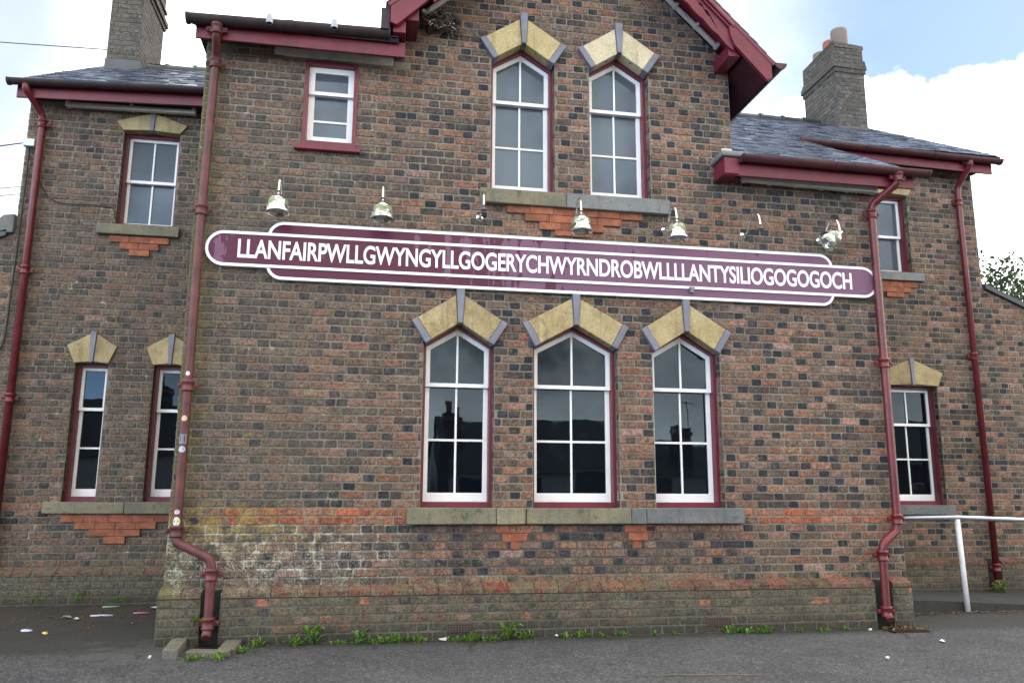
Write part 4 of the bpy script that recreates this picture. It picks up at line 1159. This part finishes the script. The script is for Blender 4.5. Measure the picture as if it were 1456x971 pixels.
spots += [(-1.36, -.72, 0, 2, 1.0, 'weed in front of the low drain kerb stone'), (-1.14, -.76, 0, 0, .9, 'leafy weed at the front corner of the drain kerb'), (-1.02, -.45, 0, 2, 1.0, 'weed along the right drain kerb stone'), (-.92, -.20, 0, 0, .8, 'weed between the drain and the plinth'),
          (-1.46, -.14, .22, 3, .9, 'small sprout growing in the notch behind the left corner pipe'), (-3.62, 2.2, .065, 3, 1.2, 'small weed under the far left narrow window'), (-3.18, 2.18, .065, 1, .7, 'upright sprig at the left wing foot'), (-2.75, 2.15, .065, 2, .8, 'low weed at the left wing foot near the front wall'),
          (8.55, 2.05, .05, 1, 1.2, 'bushy weed at the foot of the right wing drainpipe'), (9.35, 2.1, .04, 0, 1.2, 'weed on the footway at the far right edge')]
WG = 'weeds along the foot of the station walls'
for i, (x, y, z, k, s, l) in enumerate(spots):
    c = wm[k].copy(); COL.objects.link(c); c.location = (x, y, z + gz(x, y)); c.rotation_euler.z = rnd.uniform(0, 6); s *= 1.3; c.scale = (s, s, s * rnd.uniform(.85, 1.15))
    tag(c, l or 'low green weed in the row along the front wall foot', 'weed', WG)
for q in wm: bpy.data.objects.remove(q)

# dead leaves along the kerb and in the left corner
m = MB(); q = random.Random(5)
def dead(x, y, z, sc):
    a = q.uniform(0, 6.28); L = sc * q.uniform(.5, 1.2); w = L * q.uniform(.3, .6); u = Vector((math.cos(a), math.sin(a), q.uniform(-.2, .4))); s_ = Vector((-math.sin(a), math.cos(a), q.uniform(-.2, .4))); c = Vector((x, y, z + .008))
    m.mesh([c - u * L / 2, c - s_ * w / 2 + Vector((0, 0, .008)), c + u * L / 2, c + s_ * w / 2 + Vector((0, 0, .008))], [(0, 1, 2), (0, 2, 3)])
for i in range(260):
    x = q.uniform(5.85, 9.2); dead(x, .74 - abs(q.gauss(0, .07)), .0, .05)
for i in range(60): dead(q.uniform(5.2, 5.75), q.uniform(-.42, -.14), .012, .05)
for i in range(190):
    x, y = q.gauss(-2.9, .45), q.gauss(1.6, .35)
    if x < -1.95 and y < 2.2: dead(x, y, gz(x, y), .035)
for i in range(50): dead(q.uniform(8.2, 9.4), q.uniform(1.95, 2.25), .05, .05)
tag(m.build('dead_leaves', DEADLEAF), 'brown dead leaves drifted along kerb and wall', 'leaves', kind='stuff')

# ------------------------------------------------------------------ litter
def litter(name, x, y, kind, col, lab, rz=0, sc=1.0):
    m = MB(); q = random.Random(int(x * 100) + 77)
    if kind == 'stick': m.tube([(-.11 * sc, 0, .012), (0, .004, .014), (.11 * sc, -.003, .012)], .010, 8)
    else:
        n = 7; pts = [(math.cos(i * math.tau / n) * .05 * sc * q.uniform(.6, 1.2), math.sin(i * math.tau / n) * .035 * sc * q.uniform(.6, 1.2), q.uniform(.004, .03)) for i in range(n)]
        top = Vector((0, 0, .03)); m.mesh(pts + [top, (0, 0, .003)], [(i, (i + 1) % n, n) for i in range(n)] + [((i + 1) % n, i, n + 1) for i in range(n)])
    o = m.build(name, plain('litter_' + name + str(col), col, .4)); o.location = (x, y, gz(x, y)); o.rotation_euler.z = R(rz); tag(o, lab, 'litter')


litter('wrapper', -3.20, .83, 'c', (.45, .48, .62), 'pale blue white wrapper on the asphalt at far left', 10)
litter('wrapper', -2.98, .68, 'c', (.62, .48, .10), 'yellow wrapper on the asphalt near the pale one', 40, .8)
litter('paper_scrap', -3.05, 1.45, 'c', (.30, .28, .30), 'grey paper scrap among the leaves', 0)
litter('plastic_tube', -2.72, 1.50, 'stick', (.50, .46, .55), 'long white plastic tube lying among dead leaves', 4)
litter('paper_scrap', -2.92, 1.36, 'c', (.55, .54, .54), 'white paper scrap at the end of the plastic tube', 15, .9)
litter('plastic_tube', -2.78, 2.02, 'stick', (.20, .33, .20), 'pale green plastic strip near the left wing foot', 12, .8)
litter('wrapper', -2.35, 1.60, 'stick', (.36, .13, .22), 'pink wrapper twisted beside the brick corner', 3, .75)
litter('crisp_packet', -2.28, 1.90, 'c', (.55, .55, .45), 'crumpled white packet in the left corner', 30, 1.3)
litter('paper_scrap', -2.02, 1.18, 'c', (.55, .55, .56), 'small white scrap close to the brick corner', 0, .6)
litter('bottle_top', -1.72, -.62, 'c', (.65, .65, .66), 'tiny white scrap left of the drain kerb', 0, .35)
litter('tissue', .74, -.17, 'c', (.50, .47, .44), 'crumpled dirty tissue at the wall foot by the left air brick', 20, .9)
litter('pebble', .58, -.17, 'c', (.30, .24, .12), 'tan pebble at the wall foot between weeds', 0, .5)
litter('bottle_top', 1.83, -.16, 'c', (.66, .66, .68), 'tiny white scrap at the wall foot under the middle window', 0, .35)
litter('paper_scrap', 5.05, -.26, 'c', (.58, .60, .66), 'white scrap beside the right drain', 0, .6)
litter('paper_scrap', 5.37, -.90, 'c', (.62, .63, .66), 'flat white scrap on the asphalt at right', 0, .75)
litter('paper_scrap', 4.33, -1.58, 'c', (.60, .60, .60), 'small white scrap on open asphalt nearest the camera', 20, .45)
m = MB(); m.tube([(-.55, .06, .006), (-.25, .025, .008), (0, .0, .006), (.3, -.05, .007), (.48, -.075, .006)], [.003, .005, .006, .006, .004], 6); o = m.build('stick', TWIG); o.location = (2.57, -1.88, gz(2.57, -1.88)); tag(o, 'long thin brown stick lying on the open asphalt', 'stick')

# ------------------------------------------------------------------ tree at the right, behind the lean-to
t_ = empty('broadleaf_tree', (16.95, 10.5, 0)); t_.scale = (1.3, 1.3, 1.5)
tag(t_, 'green broadleaf tree behind the sloping wall at the right edge', 'tree')
q = random.Random(11); m = MB()
m.tube([(0, 0, 0), (.05, 0, 1.2), (0, .1, 2.6), (-.1, .1, 4.0)], [.20, .16, .12, .05], 10)
tips = []
for i in range(16):
    a = q.uniform(0, 6.28); z0 = q.uniform(1.6, 3.6); L = q.uniform(1.2, 2.2); e_ = Vector((math.cos(a) * L, math.sin(a) * L, z0 + L * q.uniform(.35, .9)))
    m.tube([(0, 0, z0), (e_.x * .5, e_.y * .5, (z0 + e_.z) / 2 + .1), e_], [.06, .035, .012], 6); tips += [e_, Vector((e_.x * .6, e_.y * .6, (z0 + e_.z) / 2 + .2))]
m.build('trunk', BARK, t_)
m = MB()
for c in tips + [Vector((q.gauss(0, .8), q.gauss(0, .8), q.uniform(2.5, 5.1))) for _ in range(34)]:
    rr = q.uniform(.25, .55)
    for i in range(230):
        p = c + Vector((q.gauss(0, rr * .6), q.gauss(0, rr * .6), q.gauss(0, rr * .5))); nrm = Vector((q.gauss(0, 1), q.gauss(0, 1), q.gauss(.5, 1))).normalized(); a_ = nrm.orthogonal().normalized(); b_ = nrm.cross(a_); L = q.uniform(.035, .075)
        m.mesh([p - a_ * L, p + b_ * L * .5, p + a_ * L, p - b_ * L * .5], [(0, 1, 2, 3)])
m.build('crown', TREELEAF, t_)

# ------------------------------------------------------------------ overhead wires at the left
pole = tag(empty('telegraph_pole', (-26, 18, 0)), 'wooden telegraph pole carrying wires, beyond the left edge', 'pole')
m = MB(); m.tube([(0, 0, 0), (0, 0, 11)], [.16, .11], 10); m.build('post', BARK, pole)
m = MB(); m.box(-.9, .9, -.06, .06, 10.2, 10.32); m.build('crossarm', BARK, pole)
for a, b, lab in (((-4.31, WY - .05, 5.62), (-26.5, 18, 10.4), 'black service wire rising from the white junction box'), ((-4.36, 4.8, 8.32), (-30, 14, 14.8), 'thin wire reaching the left chimney stack'),
                  ((-4.2, 9, 8.0), (-28, 20, 9.9), 'upper of the paired wires left of the wing'), ((-4.2, 9, 7.85), (-28, 20, 9.6), 'lower of the paired wires left of the wing'),
                  ((-4.2, 9, 6.45), (-28, 20, 6.9), 'low thin wire left of the wing above the lean-to'), ((-4.2, 9, 6.3), (-28, 20, 6.5), 'lowest thin wire left of the wing')):
    a, b = Vector(a), Vector(b); n = 14; m = MB()
    m.tube([a + (b - a) * i / n - Vector((0, 0, (b - a).length * .02 * (4 * i / n * (1 - i / n)))) - a for i in range(n + 1)], .008, 5); o = m.build('overhead_wire', BLACK); o.location = a; tag(o, lab, 'wire', 'overhead wires at the left')


# ------------------------------------------------------------------ houses over the road, mirrored in the windows
RENDER = plain('white_render', (.55, .54, .50), .8); HROOF = plain('house_slate', (.03, .032, .038), .6); PANE = plain('house_pane', (.01, .012, .015), .1); HB = plain('house_brick', (.045, .038, .034), .85)


def house(x0, x1, y, eave, ridge, depth, wall, chims, lab, aerial=False):
    e = tag(empty('terraced_house', ((x0 + x1) / 2, y, 0)), lab, 'house', 'houses across the road')
    cx = (x0 + x1) / 2; w = (x1 - x0) / 2
    m = MB(); m.box(-w, w, -depth, 0, 0, eave)
    for s in (-w, w - .01): m.prism([(-depth, eave), (0, eave), (-depth / 2, ridge - .08)], s, s + .01, axis='x')
    m.build('wall', wall, e)
    m = MB()
    m.mesh([(-w - .1, .25, eave - .1), (w + .1, .25, eave - .1), (w + .1, -depth / 2, ridge), (-w - .1, -depth / 2, ridge), (-w - .1, -depth - .2, eave - .1), (w + .1, -depth - .2, eave - .1)], [(0, 1, 2, 3), (3, 2, 5, 4)])
    m.build('roof', HROOF, e)
    n = int((x1 - x0) / 2.3)
    for i in range(n):
        px = -w + (i + .5) * 2 * w / n
        if i % 3 == 1: m = MB(); m.box(px - .45, px + .45, -.02, .03, 0, 2.0); m.build('door', HB, e)
        else:
            m = MB(); m.box(px - .6, px + .6, -.02, .04, .85, 1.95); f = m.build('window', RENDER if wall is not RENDER else HB, e)
            m = MB(); m.box(px - .52, px + .52, .04, .05, .93, 1.87); m.build('pane', PANE, f)
    for (a, b, zt, yy) in chims:
        m = MB(); m.box(a - cx, b - cx, yy - .9, yy, eave * .5, zt); c = m.build('chimney', HB, e)
        m = MB(); m.box(a - cx - .05, b - cx + .05, yy - .95, yy + .05, zt - .3, zt - .15); m.tube([((a + b) / 2 - cx, yy - .4, zt), ((a + b) / 2 - cx, yy - .4, zt + .45)], .12, 8); m.build('chimney_pot', TERRA, c)
    if aerial:
        m = MB(); ax = (chims[0][0] + chims[0][1]) / 2 - cx; m.tube([(ax, 0, chims[0][2]), (ax, 0, chims[0][2] + 1.0)], .02, 6); m.tube([(ax - .4, 0, chims[0][2] + .95), (ax + .3, 0, chims[0][2] + .95)], .015, 6); m.build('aerial', BLACK, e)


house(2.6, 9.8, -22, 2.25, 4.25, 6, RENDER, [(2.58, 3.0, 4.15, .3), (3.15, 3.5, 4.3, -1.2)], 'low white rendered house with two chimneys across the road')
house(9.8, 18, -22, 2.2, 3.55, 6, RENDER, [(12.3, 13.0, 4.0, -.6)], 'low white house with television aerial across the road', True)
house(-16, -5.5, -20, 2.9, 5.0, 6, RENDER, [(-9, -8.3, 5.8, -2.5)], 'taller white house across the road at the left')
house(-3.5, 2.0, -23, 1.3, 2.5, 4, HB, [], 'small dark brick outbuilding between the houses across the road')
house(18.5, 30, -22, 2.9, 5.2, 6, HB, [(22, 22.8, 6.0, -2.5)], 'brick house across the road at the far right')
